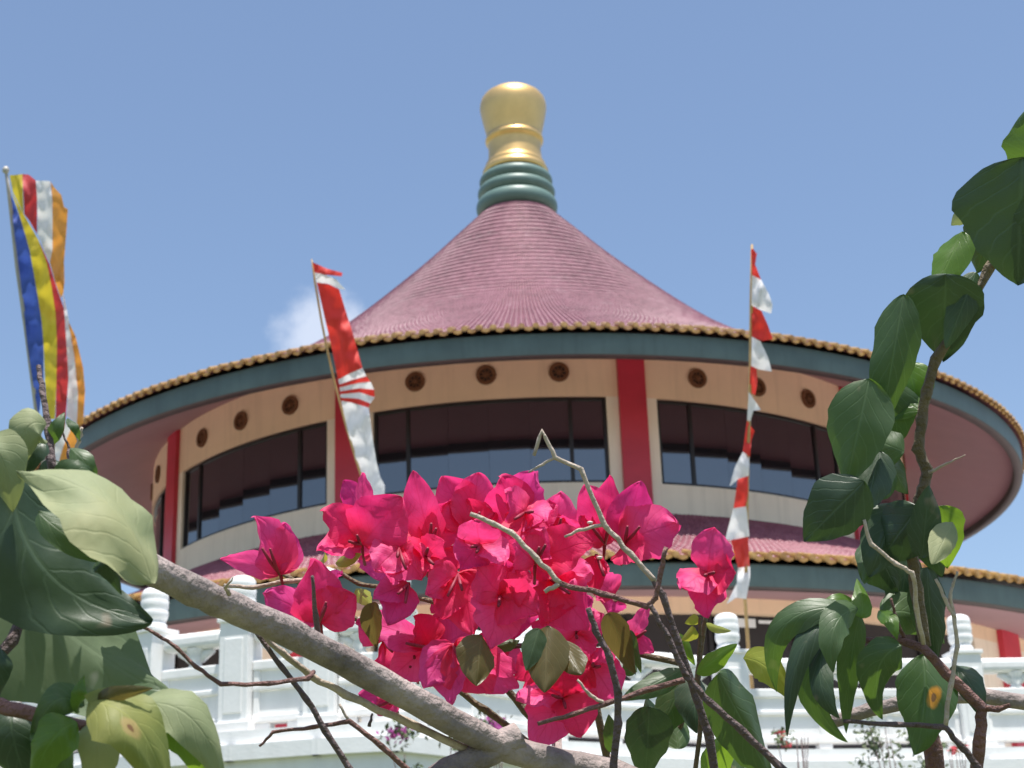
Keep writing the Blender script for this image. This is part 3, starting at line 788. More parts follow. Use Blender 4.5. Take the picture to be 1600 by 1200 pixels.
# ------------------------------------------------------------------ foreground shrubs
def leaf_prof(t, kind):
    if kind == 'bract':                          # broad ovate, drawn to a short point
        return (math.sin(math.pi * min(1, t ** 0.72)) ** 0.62) * (1 - 0.25 * t ** 6) if 0 < t < 1 else 0.0
    if kind == 'lance': return math.sin(math.pi * t ** 0.8) ** 0.95 if 0 < t < 1 else 0.0
    return (math.sin(math.pi * t ** 0.66) ** 0.75) if 0 < t < 1 else 0.0
def leaf_mesh(name, P0, P1, P2, hw, mat, kind='leaf', fold=0.25, twist=0.0, wav=0.10, tilt=0.0, off=Vector(), seed=0, nt_=18, nu=8, cup=0.0, upb=0.4):
    vs, fs, uvs = [], [], []
    for i in range(nt_ + 1):
        t = (1 - math.cos(math.pi * i / nt_)) / 2
        P = P0 * (1 - t) ** 2 + P1 * 2 * t * (1 - t) + P2 * t * t
        Tn = ((P1 - P0) * (1 - t) + (P2 - P1) * t).normalized()
        N = (CAM - P).normalized() + Vector((0.1, 0, upb))
        N = (Matrix.Rotation(tilt + twist * (t - .5), 3, Tn) @ (N - Tn * N.dot(Tn)).normalized())
        S = Tn.cross(N)
        wd = hw * leaf_prof(t, kind)
        for j in range(nu + 1):
            u = -1 + 2 * j / nu
            ru = 1 + (0.22 if kind == 'bract' else 0.15) * noise.noise(Vector((t * 6, u * 0.8, seed))) + 0.05 * noise.noise(Vector((t * 17, u * 0.8, seed + 11)))
            wv = wav * hw * (noise.noise(Vector((t * 3.2, u * 1.7, seed + 3))) + (0.6 * noise.noise(Vector((t * 9, u * 3, seed + 5))) if kind == 'bract' else 0.25 * noise.noise(Vector((t * 8, u * 3, seed + 5)))))
            ln = -fold * abs(u) ** 1.2 * wd + cup * u * u * wd
            vs.append(P + S * (u * wd * ru * math.cos(fold * 0.7)) + N * (ln + wv * (0.35 + 0.65 * abs(u))) - off)
            uvs.append((0.5 + u * 0.5, t))
    for i in range(nt_):
        for j in range(nu):
            a = i * (nu + 1) + j
            fs.append((a, a + 1, a + nu + 2, a + nu + 1))
    me = bpy.data.meshes.new(name)
    me.from_pydata([tuple(v) for v in vs], [], fs)
    lay = me.uv_layers.new(name='UVMap')
    li = [0] * len(me.loops); me.loops.foreach_get('vertex_index', li)
    flat = []
    for k in li: flat += uvs[k]
    lay.data.foreach_set('uv', flat)
    me.polygons.foreach_set('use_smooth', [True] * len(me.polygons))
    me.materials.append(mat)
    return me
SEED = [0]
def leaf(parent, b_, t_, hw, d=0.85, m='g', c=None, dz=None, fold=0.3, tilt=None, kind='leaf', pet=True, name='leaf', wav=0.16, upb=0.22):
    """b_, t_: where base and tip lie; hw: half-width (px at depth d); c: bend point"""
    SEED[0] += 1.37
    rnd = random.Random(SEED[0])
    if dz is None: dz = rnd.uniform(-0.025, 0.025)
    if tilt is None: tilt = rnd.uniform(-0.35, 0.35)
    P0, P2 = at(*b_, d), at(*t_, d + dz)
    if c: P1 = at(*c, d + dz * 0.5 - 0.012)
    else: P1 = (P0 + P2) / 2 + (CAM - P0).normalized() * (P2 - P0).length * rnd.uniform(0.05, 0.22)
    off = wpos(parent)
    me = leaf_mesh(name, P0, P1, P2, hw * d / FPX, LM[m], kind, fold, rnd.uniform(-0.5, 0.5), wav, tilt, off, SEED[0], upb=upb)
    return link(name, me, parent)
def twig(parent, pts, r, d, mat='bark_tan', name='twig', n=8, dz=0.0, thorn=0):
    """pts: path; r: radius in px (number or start,end)"""
    P = []
    for i, p in enumerate(pts):
        P.append(at(p[0], p[1], (p[2] if len(p) > 2 else d) + dz))
    # subdivide with a little crookedness
    Q = [P[0]]; 
    for i in range(len(P) - 1):
        for k in range(1, 5):
            t = k / 4
            j = Vector((noise.noise(P[i] * 60 + Vector((k, 0, 0))), noise.noise(P[i] * 60 + Vector((0, k, 7))), noise.noise(P[i] * 60 + Vector((3, 0, k))))) * (0.0009 if k < 4 else 0)
            Q.append(P[i].lerp(P[i + 1], t) + j)
    r0, r1 = (r if hasattr(r, '__len__') else (r, r))
    rad = []
    for i in range(len(Q)):
        k = i / (len(Q) - 1)
        knot = 1.0 + ((0.22 if name != 'branch' else 0.05) if i % 4 == 0 and 0 < i < len(Q) - 1 else 0) + 0.06 * noise.noise(Q[i] * 140)
        rad.append((r0 + (r1 - r0) * k) * d / FPX * knot * (0.8 if name == 'twig' else 1.0))
    mb = MB(); mb.tube(Q, rad, n)
    return mb.build(name, MT[mat], parent, True, True)

# ---- right-hand climbing stem
DR = 0.86
gb = at(1560, 1900, 0.95); gb.z = 0
RS = empty('climbing_stem', gb); tag(RS, 'leafy dark green climbing stem with glossy heart-shaped leaves beside the temple eave', 'plant')
twig(RS, [(1660, 240), (1600, 335), (1545, 420), (1516, 475), (1462, 562), (1448, 612), (1440, 655), (1434, 702), (1449, 735), (1442, 765), (1430, 800), (1424, 850), (1432, 920), (1446, 1010)], (7, 9.5), DR, 'stem_green', 'stem')
twig(RS, [(1352, 1000, .86), (1400, 1000, .85), (1442, 1012, .84), (1478, 1052, .84), (1535, 1106, .84), (1530, 1160, .84), (1524, 1230, .85)], (5, 11), DR, 'bark_red', 'branch')
twig(RS, [(1535, 1106, .84), (1560, 1108, .835), (1578, 1102, .83)], (7, 4), DR, 'bark_red')
twig(RS, [(1300, 1128, .92), (1360, 1108, .92), (1450, 1090, .92), (1530, 1086, .92), (1680, 1110, .92)], (10, 13), .92, 'bark', 'branch')
twig(RS, [(1318, 1127, .83), (1400, 1132, .83), (1477, 1136, .83), (1505, 1170, .83), (1527, 1198, .83), (1545, 1250, .84)], (4, 8), .83, 'bark_dark')
twig(RS, [(1477, 1136, .83), (1486, 1070, .83), (1496, 1010, .83), (1491, 965, .83), (1485, 930, .83), (1489, 912, .83), (1496, 893, .83)], (5, 2.5), .83, 'bark_tan')
twig(RS, [(1491, 965, .83), (1478, 938, .83), (1462, 905, .83)], (4, 3), .83, 'bark_tan')
twig(RS, [(1350, 812, .82), (1361, 850, .82), (1400, 881, .82), (1425, 895, .82), (1432, 950, .83), (1443, 1008, .84)], (3.5, 5), .82, 'bark_tan')
twig(RS, [(1452, 738, .85), (1480, 724, .84), (1508, 711, .83)], (3, 0.8), .85, 'bark_tan', 'thorn')
twig(RS, [(1392, 935, .84), (1400, 965, .84), (1415, 1003, .85)], (2.5, 4), .84, 'bark_red')
twig(RS, [(1450, 1135, .9), (1458, 1170, .9), (1466, 1260, .9)], (14, 16), .9, 'bark_red', 'branch')
mb = MB()
for a, b_ in (((1524, 1230, .85), 9), ((1466, 1260, .9), 12), ((1545, 1250, .84), 8)):
    p = at(*a); e = gb + Vector(((p.x - gb.x) * 0.6, (p.y - gb.y) * 0.6, 0)); e.z = 0
    mb.tube([p + Vector((0, 0, 0.004)), p.lerp(e, .35) + Vector((0.03, 0.02, 0)), p.lerp(e, .7) + Vector((-0.02, 0.03, 0)), e], [b_ * 0.85 / FPX, 0.006, 0.008, 0.011], 8)
pU = at(1660, 240, DR); pB = at(1680, 1110, .92)
mb.tube([pU, pU.lerp(pB, .5) + CR * .06, pB + CR * .05, gb + Vector((0.15, 0, 0))], [7 * DR / FPX, 0.004, 0.006, 0.012], 8)
mb.build('root_stem', MT['bark'], RS, True, True)
RL_ = [((1625, 268), (1612, 160), 46, .84, 'g'), ((1598, 246), (1590, 446), 92, .80, 'd'), ((1640, 300), (1600, 440), 40, .79, 'g'), ((1548, 335), (1526, 426), 36, .88, 'd'), ((1512, 330), (1486, 352), 13, .9, 'p'),
       ((1504, 362), (1462, 452), 27, .89, 'b'), ((1478, 428), (1473, 564), 56, .85, 'd'), ((1525, 425), (1478, 545), 22, .86, 'g'),
       ((1412, 460), (1376, 672), 34, .85, 'g'), ((1358, 592), (1322, 758), 46, .84, 'g'), ((1438, 642), (1372, 590), 34, .87, 'b'), ((1413, 706), (1352, 680), 30, .86, 'g'),
       ((1350, 752), (1256, 846), 46, .82, 'd'), ((1374, 705), (1354, 800), 28, .85, 'd'), ((1386, 712), (1418, 772), 20, .9, 'd'), ((1435, 792), (1372, 878), 44, .85, 'd'),
       ((1440, 872), (1452, 758), 24, .84, 'd'), ((1472, 790), (1480, 888), 32, .88, 'b'), ((1488, 816), (1456, 882), 20, .84, 'p'), ((1366, 830), (1350, 912), 20, .88, 'g'),
       ((1362, 842), (1405, 928), 36, .88, 'd'), ((1448, 886), (1462, 1036), 30, .88, 'd'), ((1420, 860), (1400, 985), 26, .9, 'd')]
RL_ += [((1402, 788), (1358, 902), 34, .875, 'd'), ((1440, 800), (1472, 902), 30, .9, 'd'), ((1418, 566), (1438, 645), 30, .885, 'b'), ((1394, 598), (1404, 694), 34, .875, 'g'), ((1335, 640), (1330, 730), 26, .87, 'd'), ((1392, 730), (1345, 790), 24, .87, 'g')]
for b_, t_, hw, d, m_ in RL_: leaf(RS, b_, t_, hw * 1.12, d, m_)
for b_, c, t_, hw, d, m_ in [((1338, 952), (1180, 930), (1214, 1082), 26, .84, 'g'), ((1336, 956), (1235, 950), (1230, 1152), 22, .85, 'd'), ((1340, 950), (1285, 960), (1302, 1052), 26, .82, 'g'),
                             ((1344, 960), (1325, 1030), (1322, 1146), 22, .85, 'g'), ((1300, 985), (1225, 1080), (1324, 1160), 24, .86, 'g'), ((1290, 1000), (1265, 1080), (1312, 1122), 20, .84, 'd'),
                             ((1346, 966), (1352, 940), (1339, 904), 17, .83, 'b'), ((1345, 952), (1310, 922), (1280, 950), 14, .86, 'b'), ((1378, 962), (1430, 935), (1476, 1006), 36, .88, 'g'),
                             ((1408, 1008), (1350, 1030), (1378, 1124), 34, .83, 'g'), ((1442, 1022), (1455, 1100), (1428, 1180), 48, .87, 's'), ((1488, 1040), (1525, 1060), (1534, 1124), 24, .87, 'd'),
                             ((1372, 955), (1395, 960), (1402, 1000), 14, .85, 'b'), ((1162, 1028), (1205, 1030), (1234, 1094), 25, .88, 'y')]:
    leaf(RS, b_, t_, hw, d, m_, c)

# ---- left-hand spray of big leaves
DL = 0.66
gb = at(-60, 2200, 0.62); gb.z = 0
LS = empty('broad_leaf_spray', gb); tag(LS, 'spray of very large pale sunlit leaves half covering the striped flag pole', 'plant')
twig(LS, [(60, 572, .72), (66, 610, .71), (74, 660, .70), (80, 720, .69), (84, 800, .69), (60, 900, .68), (20, 1000, .66), (-60, 1100, .65)], (4, 9), .7, 'bark_dark', 'stem')
twig(LS, [(128, 668, .72), (124, 690, .72), (112, 715, .72), (102, 745, .71), (90, 790, .70)], (3, 4.5), .72, 'bark_tan')
twig(LS, [(96, 672, .72), (108, 700, .72), (104, 735, .71)], (2, 3), .72, 'bark_dark')
twig(LS, [(-60, 1088, .6), (0, 1102, .6), (52, 1116, .6), (100, 1128, .6), (140, 1136, .6)], (13, 9), .6, 'bark_red', 'branch')
mb = MB()
for a, r0 in (((-60, 1100, .65), 9), ((-60, 1088, .6), 13)):
    p = at(*a); mb.tube([p, p.lerp(gb, .4) + CR * -.03, p.lerp(gb, .75), gb + Vector((r0 * .004, 0, 0))], [r0 * .62 / FPX, 0.005, 0.007, 0.012], 8)
mb.build('root_stem', MT['bark'], LS, True, True)
for b_, c, t_, hw, d, m_, dz, tl in [
        ((236, 912), (200, 745), (26, 738), 92, .60, 'p', .015, 0.55), ((20, 745), (20, 930), (238, 972), 104, .645, 'd', .0, 0.1), ((-20, 860), (70, 985), (278, 1100), 138, .69, 'l', .01, -.1),  # pale and dark leaves stand in for sunlit and shadowed parts of one
        ((72, 664), (30, 640), (28, 745), 34, .66, 'p', 0, .2), ((-30, 690), (10, 690), (20, 800), 44, .64, 'p', 0, .3), ((74, 692), (88, 670), (101, 644), 13, .7, 'g', 0, 0),
        ((106, 654), (118, 664), (126, 690), 8, .72, 'g', 0, 0), ((98, 768), (100, 715), (152, 742), 22, .69, 'g', 0, .2), ((118, 748), (150, 748), (178, 770), 10, .68, 'b', 0, 0),
        ((66, 756), (78, 722), (100, 722), 18, .7, 'd', 0, 0), ((40, 790), (0, 830), (-20, 900), 40, .67, 'g', 0, 0), ((70, 690), (45, 700), (32, 760), 20, .665, 'd', 0, 0.4),
        ((130, 1104), (80, 1060), (50, 1160), 28, .6, 'g', 0, 0), ((124, 1112), (120, 1085), (131, 1056), 13, .6, 'b', 0, 0), ((138, 1098), (230, 1080), (262, 1250), 62, .58, 'q', 0, -.3),
        ((215, 1100), (320, 1080), (350, 1235), 44, .6, 'p', 0, -.2), ((120, 1130), (70, 1140), (52, 1230), 40, .59, 'b', 0, .2), ((20, 1110), (10, 1150), (50, 1240), 44, .61, 'd', 0, .3),
        ((150, 880), (165, 860), (190, 930), 20, .62, 'd', 0, 0), ((0, 1010), (-20, 1050), (-10, 1120), 30, .63, 'd', 0, 0), ((140, 1100), (180, 1082), (240, 1076), 14, .585, 'o', 0, .6), ((250, 1100), (300, 1130), (320, 1230), 40, .61, 'b', 0, .3), ((150, 1120), (160, 1180), (140, 1250), 34, .6, 'p', 0, .2),
        ((60, 1130), (100, 1150), (110, 1240), 34, .605, 'g', 0, -.3), ((190, 1085), (260, 1100), (300, 1190), 36, .62, 'g', 0, .2), ((60, 800), (110, 850), (190, 880), 26, .625, 'g', 0, .3), ((110, 700), (140, 720), (150, 760), 16, .7, 'g', 0, .2)]:
    leaf(LS, b_, t_, hw, d, m_, c, dz, 0.28, tl, wav=0.3 if hw > 60 else 0.22, upb=0.4)

# ---- the flowering shrub
DB_ = 0.98
gb = at(900, 2300, 0.9); gb.z = 0
BS = empty('bougainvillea', gb); tag(BS, 'bougainvillea with a dense cluster of bright magenta bracts and a thick bare branch', 'plant')
twig(BS, [(190, 852, .70), (232, 888, .71), (300, 922, .73), (370, 952, .76), (450, 987, .79), (560, 1046, .83), (680, 1112, .86), (776, 1164, .88), (850, 1186, .89), (960, 1208, .9), (1080, 1260, .9)], (22, 25), .8, 'bark', 'branch', 14)
twig(BS, [(812, 1150, .885), (770, 1172, .88), (700, 1205, .87), (600, 1260, .86)], (24, 20), .88, 'bark', 'branch', 12)
twig(BS, [(402, 986, .80), (440, 1018, .81), (486, 1056, .82), (540, 1086, .83), (640, 1130, .86), (748, 1180, .88)], (5, 9), .83, 'bark_tan')
twig(BS, [(398, 985, .79), (440, 1042, .79), (478, 1092, .79), (508, 1142, .79), (552, 1210, .79), (600, 1300, .8)], (4.5, 7), .79, 'bark_dark')
twig(BS, [(215, 975, .74), (246, 992, .74), (276, 1012, .74), (306, 1042, .74), (345, 1069, .74), (420, 1068, .75), (482, 1060, .76), (490, 1050, .77)], (3, 5), .75, 'bark_red')
twig(BS, [(405, 1166, .8), (426, 1144, .8), (490, 1136, .8), (546, 1127, .8), (596, 1166, .8), (650, 1215, .81)], (2.5, 6), .8, 'bark_red')
twig(BS, [(530, 1100, .8), (545, 1125, .8)], (2.5, 3), .8, 'bark_tan'); twig(BS, [(582, 1115, .83), (577, 1135, .83)], (1.5, 3), .83, 'bark_dark', 'thorn')
twig(BS, [(497, 1000, .82), (494, 965, .81), (488, 900, .8)], (7, 3), .82, 'bark_dark')
twig(BS, [(358, 928, .74), (352, 918, .73), (364, 902, .72)], (4, 1), .74, 'bark_tan', 'thorn')
TW = [([(834, 712), (847, 673), (867, 715), (908, 733), (944, 820), (985, 865), (1024, 909)], (3.5, 5.5), .86, 'bark_tan'),
      ([(1022, 907), (1036, 930), (1058, 1000), (1088, 1088), (1108, 1150), (1126, 1260)], (5.5, 9), .86, 'bark_dark'),  # same twig carried on; darker bark paints in the shade lower down
      ([(867, 715), (848, 726), (826, 738)], (3, 2), .86, 'bark_tan'), ([(944, 820), (905, 828), (882, 839)], (4, 2.5), .86, 'bark_tan'),
      ([(735, 803), (770, 818), (799, 832), (838, 872), (875, 911)], (4.5, 5.5), .84, 'bark_tan'),
      ([(875, 911), (940, 928), (1012, 948), (1024, 935), (1033, 890), (1041, 855)], (5.5, 5), .84, 'bark_red'),
      ([(875, 911), (851, 925)], (5, 4), .84, 'bark_tan'),
      ([(1016, 946), (1046, 1000), (1072, 1056), (1110, 1098), (1160, 1142), (1225, 1205), (1280, 1280)], (5, 8), .83, 'bark_dark'),
      ([(919, 950), (930, 985), (952, 1026), (966, 1085), (966, 1130), (958, 1210), (955, 1290)], (5.5, 8), .82, 'bark_dark'),
      ([(840, 1131), (895, 1116), (945, 1100), (1010, 1078), (1070, 1062)], (4, 6), .84, 'bark_red'), ([(945, 1100), (922, 1086), (902, 1062)], (4, 2.5), .84, 'bark_tan'),
      ([(1094, 965), (1094, 1000), (1090, 1050), (1095, 1130), (1085, 1220)], (3, 5), .93, 'stem_green'), ([(1000, 1022), (1060, 1036)], (6, 6), .95, 'stem_green'),
      ([(525, 890), (560, 912), (600, 918), (640, 930), (690, 945), (760, 960)], (4, 5), 1.0, 'stem_green'), ([(620, 935), (655, 940)], (3, 4), .98, 'bark_dark'),
      ([(660, 870), (700, 950), (760, 1040), (820, 1110), (870, 1160)], (5, 8), 1.02, 'stem_green'), ([(880, 830), (870, 930), (890, 1020), (930, 1100), (950, 1190)], (5, 8), 1.02, 'stem_green'),
      ([(430, 890), (520, 940), (600, 1000), (690, 1060), (760, 1110), (840, 1170)], (4, 7), 1.02, 'stem_green'), ([(1110, 900), (1100, 980), (1090, 1060), (1060, 1140), (1000, 1210)], (3.5, 7), 1.0, 'stem_green'),
      ([(350, 915), (395, 918), (450, 908), (480, 905)], (4, 5), .95, 'bark_tan'), ([(800, 1010), (870, 1008), (935, 1006)], (5, 6), 1.0, 'bark_dark')]
for pts, r, d, m_ in TW: twig(BS, pts, r, d, m_)
mb = MB()
for a, r0, d_ in (((1080, 1260), 25, .9), ((600, 1260), 20, .86), ((600, 1300), 9, .8), ((1126, 1260), 8, .86), ((1280, 1280), 9, .83), ((955, 1290), 9, .82), ((870, 1160), 8, 1.02), ((950, 1190), 8, 1.02), ((650, 1215), 6, .81), ((1085, 1220), 5, .93), ((1000, 1210), 7, 1.0), ((840, 1170), 7, 1.02)):
    p = at(a[0], a[1], d_); e = gb + Vector(((p.x - gb.x) * .35, (p.y - gb.y) * .35, 0))
    r_ = r0 * d_ / FPX
    mb.tube([p - (e - p).normalized() * 0.004, p.lerp(e, .12), p.lerp(e, .45) + CR * random.uniform(-.02, .02), e], [r_, r_ * 1.05, r_ * 1.2, max(r_ * 1.5, .006)], 8)
mb.build('root_stem', MT['bark'], BS, True, True)
for b_, t_, hw, d, m_ in [((1066, 1046), (969, 1094), 21, .92, 'g'), ((1088, 1052), (1152, 1006), 16, .92, 'b'), ((1122, 1052), (1206, 1218), 52, .90, 'g'), ((1015, 1104), (1008, 1222), 40, .94, 'd'),
                          ((962, 1176), (951, 1116), 15, .93, 'g'), ((1070, 1060), (1026, 1152), 32, .97, 'g'), ((1082, 1060), (1088, 1146), 30, .96, 'd'), ((1100, 1215), (1142, 1146), 26, .95, 'b'),
                          ((1092, 966), (1070, 974), 9, .93, 'y'), ((1104, 976), (1142, 986), 9, .93, 'y'), ((1088, 985), (1064, 1000), 11, .93, 'y'), ((1060, 990), (1086, 1040), 9, .95, 'b'),
                          ((950, 958), (993, 1054), 22, .91, 'o'), ((984, 985), (1002, 1052), 10, .92, 'g'), ((752, 992), (744, 1072), 34, .90, 'o'), ((856, 978), (851, 1082), 36, .89, 'o'),
                          ((842, 982), (822, 1048), 20, .885, 'g'), ((878, 1000), (908, 1054), 28, .9, 'o'), ((524, 880), (565, 866), 11, .95, 'y'), ((508, 866), (498, 880), 9, .95, 'y'), ((556, 920), (580, 945), 13, .96, 'y'),
                          ((580, 942), (589, 1012), 20, .93, 'o'), ((1130, 1048), (1150, 1100), 16, .96, 'o'), ((995, 1050), (975, 1030), 16, .98, 'g'), ((1035, 1150), (1010, 1090), 20, .99, 'd'), ((770, 1010), (812, 1000), 14, .95, 'g'),
                          ((1120, 1120), (1092, 1062), 24, .98, 'd'), ((1160, 1170), (1120, 1210), 22, .96, 'g'), ((1060, 1170), (1050, 1095), 24, .99, 'g')]:
    leaf(BS, b_, t_, hw, d, m_, fold=0.4)

def flower(c, tips, d=.95, m0=0, tubes=2, k_=1.14):
    """bracts round a few slim tubes; c: claw, tips: (x, y, half-width, depth offset)"""
    off = wpos(BS)
    C = at(*c, d)
    mb = MB(); rnd = random.Random(c[0] * 13 + c[1])
    st = MB()
    mx_ = sum(t_[0] for t_ in tips) / len(tips) - c[0]; my_ = sum(t_[1] for t_ in tips) / len(tips) - c[1]
    mb.tube([C + CF * 0.002, C + CF * 0.010 - CU * 0.008, C + CF * 0.022 - CU * 0.014], [0.0012, 0.0008, 0.0010], 5)
    for k in range(tubes):
        a = (mx_ * .4 + rnd.uniform(-16, 16), my_ * .4 + rnd.uniform(-16, 16))
        q = at(c[0] + a[0], c[1] + a[1], d - 0.016)
        mb.tube([C - CF * 0.002, C.lerp(q, .5) - CF * 0.003, q], [0.0006, 0.0011, 0.0008], 6)
        if rnd.random() < .06:
            st.lathe([(0.0002, 0), (0.0016, 0.0004), (0.0019, 0.0012), (0.0006, 0.0018)], 6, q)
    fl = mb.build('flower', MT['tube'], BS, True, True)
    if st.v:
        o = st.build('floret', MT['star'], fl, True); 
        for v in o.data.vertices: v.co -= off
    for k, t_ in enumerate(tips):
        x, y, hw = t_[:3]; dz = t_[3] if len(t_) > 3 else rnd.uniform(-0.012, 0.008)
        mm = BM[(m0 + (1 if rnd.random() < .25 else 0)) % 3] if len(t_) < 5 else BM[t_[4]]
        P2 = at(x, y, d + dz)
        L_ = (P2 - C).length
        P1 = (C + P2) / 2 + CF * L_ * rnd.uniform(-0.05, 0.30) + CU * L_ * rnd.uniform(-.05, .12)
        SEED[0] += 1.37
        me = leaf_mesh('bract', C, P1, P2, hw * k_ * d / FPX, mm, 'bract', rnd.uniform(-.35, .25), rnd.uniform(-.9, .9), 0.34, rnd.uniform(-.65, .65), off, SEED[0], 16, 8, rnd.uniform(-.2, .3))
        link('bract', me, fl)
# back layer fills the cluster, front layer draws its outline
for (c, tips, d, m0) in [
    ((600, 860), [(560, 820, 34), (640, 830, 34), (600, 910, 34)], 1.01, 1), ((690, 850), [(650, 800, 38), (735, 810, 38), (690, 905, 36)], 1.01, 1), ((780, 860), [(740, 800, 40), (830, 815, 40), (785, 915, 40)], 1.01, 0),
    ((860, 860), [(820, 815, 38), (910, 830, 38), (860, 915, 38)], 1.01, 1), ((720, 930), [(670, 900, 40), (770, 900, 40), (720, 990, 40)], 1.01, 1), ((800, 940), [(760, 900, 40), (850, 900, 40), (800, 1000, 40)], 1.01, 0),
    ((875, 960), [(830, 930, 38), (925, 935, 38), (880, 1015, 38)], 1.01, 1), ((690, 1010), [(640, 985, 34), (735, 985, 36), (690, 1060, 34)], 1.0, 1),
    ((780, 1040), [(740, 1000, 34), (800, 1000, 30), (760, 1085, 34)], 1.0, 0), ((505, 935), [(480, 900, 30), (535, 900, 26), (520, 972, 28)], .99, 2),
    ((925, 1060), [(890, 1030, 34), (950, 1030, 30), (930, 1105, 34)], .97, 1),
    ((438, 898), [(396, 808, 34, -.012, 0), (446, 816, 30, .004, 2), (344, 873, 18, .0, 0)], .94, 0), ((500, 972), [(414, 926, 36, -.01, 2), (488, 872, 38, .0, 0), (556, 930, 34, .004, 1)], .93, 0),
    ((565, 850), [(506, 798, 33, -.012, 1), (496, 860, 26, -.016, 0), (628, 776, 46, .0, 0)], .94, 1), ((568, 806), [(537, 750, 20, .01, 2), (566, 738, 17, -.004, 0), (600, 790, 26, .01, 0)], .97, 0),
    ((672, 850), [(645, 736, 27, -.006, 0), (622, 780, 33, .004, 1), (706, 782, 34, .008, 0)], .95, 1), ((735, 830), [(692, 744, 38, .0, 0), (748, 738, 36, .008, 0), (770, 800, 34, -.01, 1)], .96, 0),
    ((812, 830), [(780, 745, 38, -.008, 0), (838, 736, 40, .0, 2), (872, 790, 34, .0, 0)], .955, 0), ((868, 845), [(876, 768, 34, .0, 0), (916, 820, 28, .0, 0), (840, 800, 26, .004, 1)], .965, 0),
    ((945, 850), [(914, 756, 30, -.004, 0), (953, 742, 24, .004, 0), (906, 806, 28, .0, 1)], .95, 0), ((975, 850), [(1000, 752, 36, .0, 2), (1058, 818, 40, -.012, 0), (1000, 878, 28, -.016, 1)], .94, 0),
    ((1104, 896), [(1116, 824, 34, .0, 0), (1064, 918, 32, -.012, 0), (1150, 896, 34, -.010, 1), (1106, 964, 26, -.014, 0)], .93, 0),
    ((665, 868), [(640, 845, 22, -.012, 1), (694, 846, 22, -.012, 1), (664, 896, 22, -.014, 1)], .93, 1), ((624, 856), [(586, 892, 32, -.012, 0), (660, 905, 36, -.014, 0), (612, 912, 30, -.016, 0)], .935, 0),
    ((638, 912), [(583, 934, 22, -.008, 2), (606, 976, 30, -.010, 2)], .93, 2), ((716, 896), [(666, 930, 30, -.010, 0), (738, 990, 42, -.012, 1), (690, 968, 34, -.010, 1)], .925, 1),
    ((782, 930), [(746, 884, 34, -.006, 0), (842, 960, 36, -.010, 1), (764, 1014, 40, -.012, 0), (828, 895, 30, -.006, 1)], .915, 0), ((836, 880), [(848, 826, 34, -.008, 0), (928, 850, 36, -.010, 1), (800, 850, 30, -.01, 0)], .925, 0),
    ((860, 905), [(925, 895, 34, -.008, 0), (920, 985, 40, -.008, 0), (860, 972, 36, -.010, 1)], .93, 0), ((932, 868), [(930, 930, 18, -.006, 1), (950, 896, 10, -.010, 1)], .94, 1),
    ((670, 1010), [(556, 972, 34, -.006, 2), (610, 1060, 30, -.004, 0), (648, 962, 28, -.004, 1)], .95, 0), ((708, 1008), [(662, 1076, 32, -.008, 2), (706, 1102, 34, -.010, 2), (770, 1082, 42, -.008, 1), (808, 1050, 34, .0, 0)], .93, 2),
    ((880, 1090), [(806, 1092, 36, -.008, 0), (838, 1166, 40, -.012, 0), (910, 1150, 38, -.010, 1), (880, 1045, 30, .0, 1)], .925, 0), ((925, 1040), [(965, 1012, 22, .0, 0), (962, 1098, 34, .0, 0), (890, 1062, 28, -.004, 1)], .945, 0),
    ((985, 1000), [(1012, 948, 16, .0, 0), (1022, 1020, 14, -.004, 0)], .94, 0), ((618, 1090), [(560, 1085, 20, .0, 2), (590, 1118, 18, .0, 0)], .97, 0), ((840, 1030), [(806, 1062, 24, .01, 1), (830, 1090, 22, .01, 1)], .96, 1),
    ((600, 1000), [(560, 968, 24, .0, 0), (642, 1000, 30, -.006, 0), (600, 1062, 26, .0, 1)], .965, 0), ((650, 1040), [(612, 1020, 26, .0, 0), (690, 1030, 30, .0, 2), (640, 1066, 22, .0, 0)], .965, 0),
    ((900, 990), [(868, 960, 28, .0, 0), (944, 960, 30, .0, 0), (920, 1030, 26, -.004, 0)], .955, 0), ((960, 930), [(930, 900, 24, .0, 0), (948, 960, 22, .0, 2)], .975, 0), ((820, 800), [(790, 770, 28, -.01, 0), (850, 812, 30, -.012, 0), (812, 850, 28, -.012, 1)], .93, 0),
    ((750, 850), [(718, 890, 28, -.010, 2), (788, 880, 30, -.010, 0), (744, 812, 30, -.012, 0)], .915, 2)]:
    flower(c, tips, d, m0)

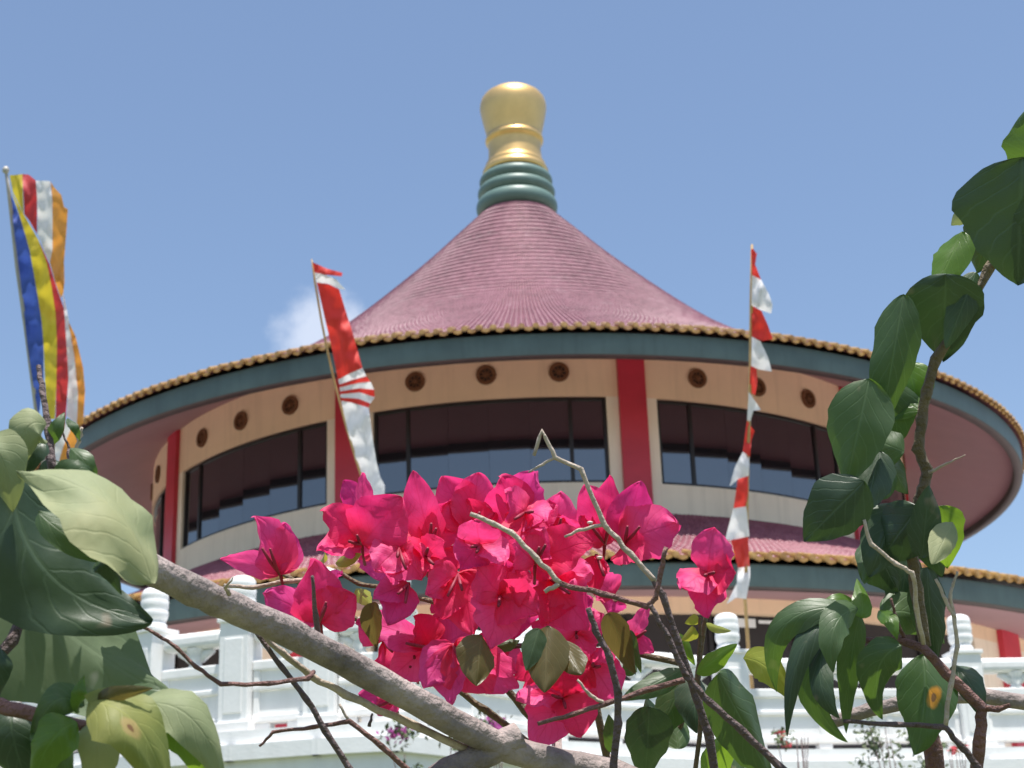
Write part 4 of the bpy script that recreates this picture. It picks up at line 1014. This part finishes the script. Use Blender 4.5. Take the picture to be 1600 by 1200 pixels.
# ------------------------------------------------------------------ small shrubs in front of the terrace wall
def small_shrub(px, py, d, sx, sy, nl, nf, fcol, label, lcol='g', seed=1):
    rnd = random.Random(seed)
    c = at(px, py, d); b0 = Vector((c.x, c.y, 0))
    S = empty('garden_shrub', b0); tag(S, label, 'shrub', 'small shrubs in front of the terrace wall')
    st = MB(); lf = MB(); fl = MB()
    k_ = d / FPX
    for i in range(7):
        e = c + CR * rnd.uniform(-sx, sx) * k_ + CU * rnd.uniform(-sy, sy) * k_ + CF * rnd.uniform(-.15, .15)
        st.tube([b0 + Vector((rnd.uniform(-.05, .05), rnd.uniform(-.05, .05), 0)), b0.lerp(c, .6) + Vector((rnd.uniform(-.1, .1), rnd.uniform(-.1, .1), 0)), e], [0.012, 0.008, 0.003], 5)
    def quad(mb, P, s):
        a = Vector((rnd.gauss(0, 1), rnd.gauss(0, 1), rnd.gauss(0, 1))).normalized(); b_ = a.orthogonal().normalized()
        mb.add([P - a * s, P + b_ * s * .5, P + a * s, P - b_ * s * .5 + a.cross(b_) * s * .3], [(0, 1, 2), (0, 2, 3)])
    cl = [(rnd.uniform(-sx, sx), rnd.uniform(-sy, sy), rnd.uniform(-.15, .15)) for _ in range(9)]
    for i in range(nl):
        q = rnd.choice(cl)
        quad(lf, c + CR * (q[0] + rnd.gauss(0, sx * .18)) * k_ + CU * (q[1] + rnd.gauss(0, sy * .2)) * k_ + CF * (q[2] + rnd.gauss(0, .04)), rnd.uniform(.018, .032))
    for i in range(nf):
        q = cl[i % 4]
        quad(fl, c + CR * (q[0] + rnd.gauss(0, sx * .13)) * k_ + CU * (q[1] + rnd.gauss(0, sy * .13)) * k_ + CF * (q[2] + rnd.gauss(0, .04) - .05), rnd.uniform(.016, .028))
    st.build('stem', MT['bark_dark'], S, True, True)
    o = lf.build('foliage', MT['shrub_leaf'], S, False, True); o['kind'] = 'stuff'
    if nf:
        o = fl.build('blossom', fcol, S, False, True); o['kind'] = 'stuff'
MT['shrub_leaf'] = paint('shrub_leaf', (0.07, 0.10, 0.03), 0.4, 9, 0.5)
pur = cloth_mat('blossom_purple', (0.42, 0.06, 0.30)); redf = cloth_mat('blossom_red', (0.72, 0.06, 0.09))
small_shrub(672, 1180, 10.4, 75, 42, 260, 260, pur, 'small purple-flowered shrub just behind the thick bare branch', seed=3)
small_shrub(770, 1122, 10.8, 34, 16, 50, 120, pur, 'sprig of purple blossom beside the lowest magenta bract', seed=4)
small_shrub(1240, 1156, 12.2, 28, 14, 90, 20, redf, 'tiny dark-leaved shrub with one red bloom below drooping leaves', seed=6)
small_shrub(1410, 1172, 12.0, 60, 45, 330, 0, redf, 'loose fine-leaved shrub under the leaf with an orange patch', seed=8)
small_shrub(1482, 1162, 12.4, 26, 12, 110, 60, redf, 'small shrub with red bloom in front of the white balustrade post', seed=9)
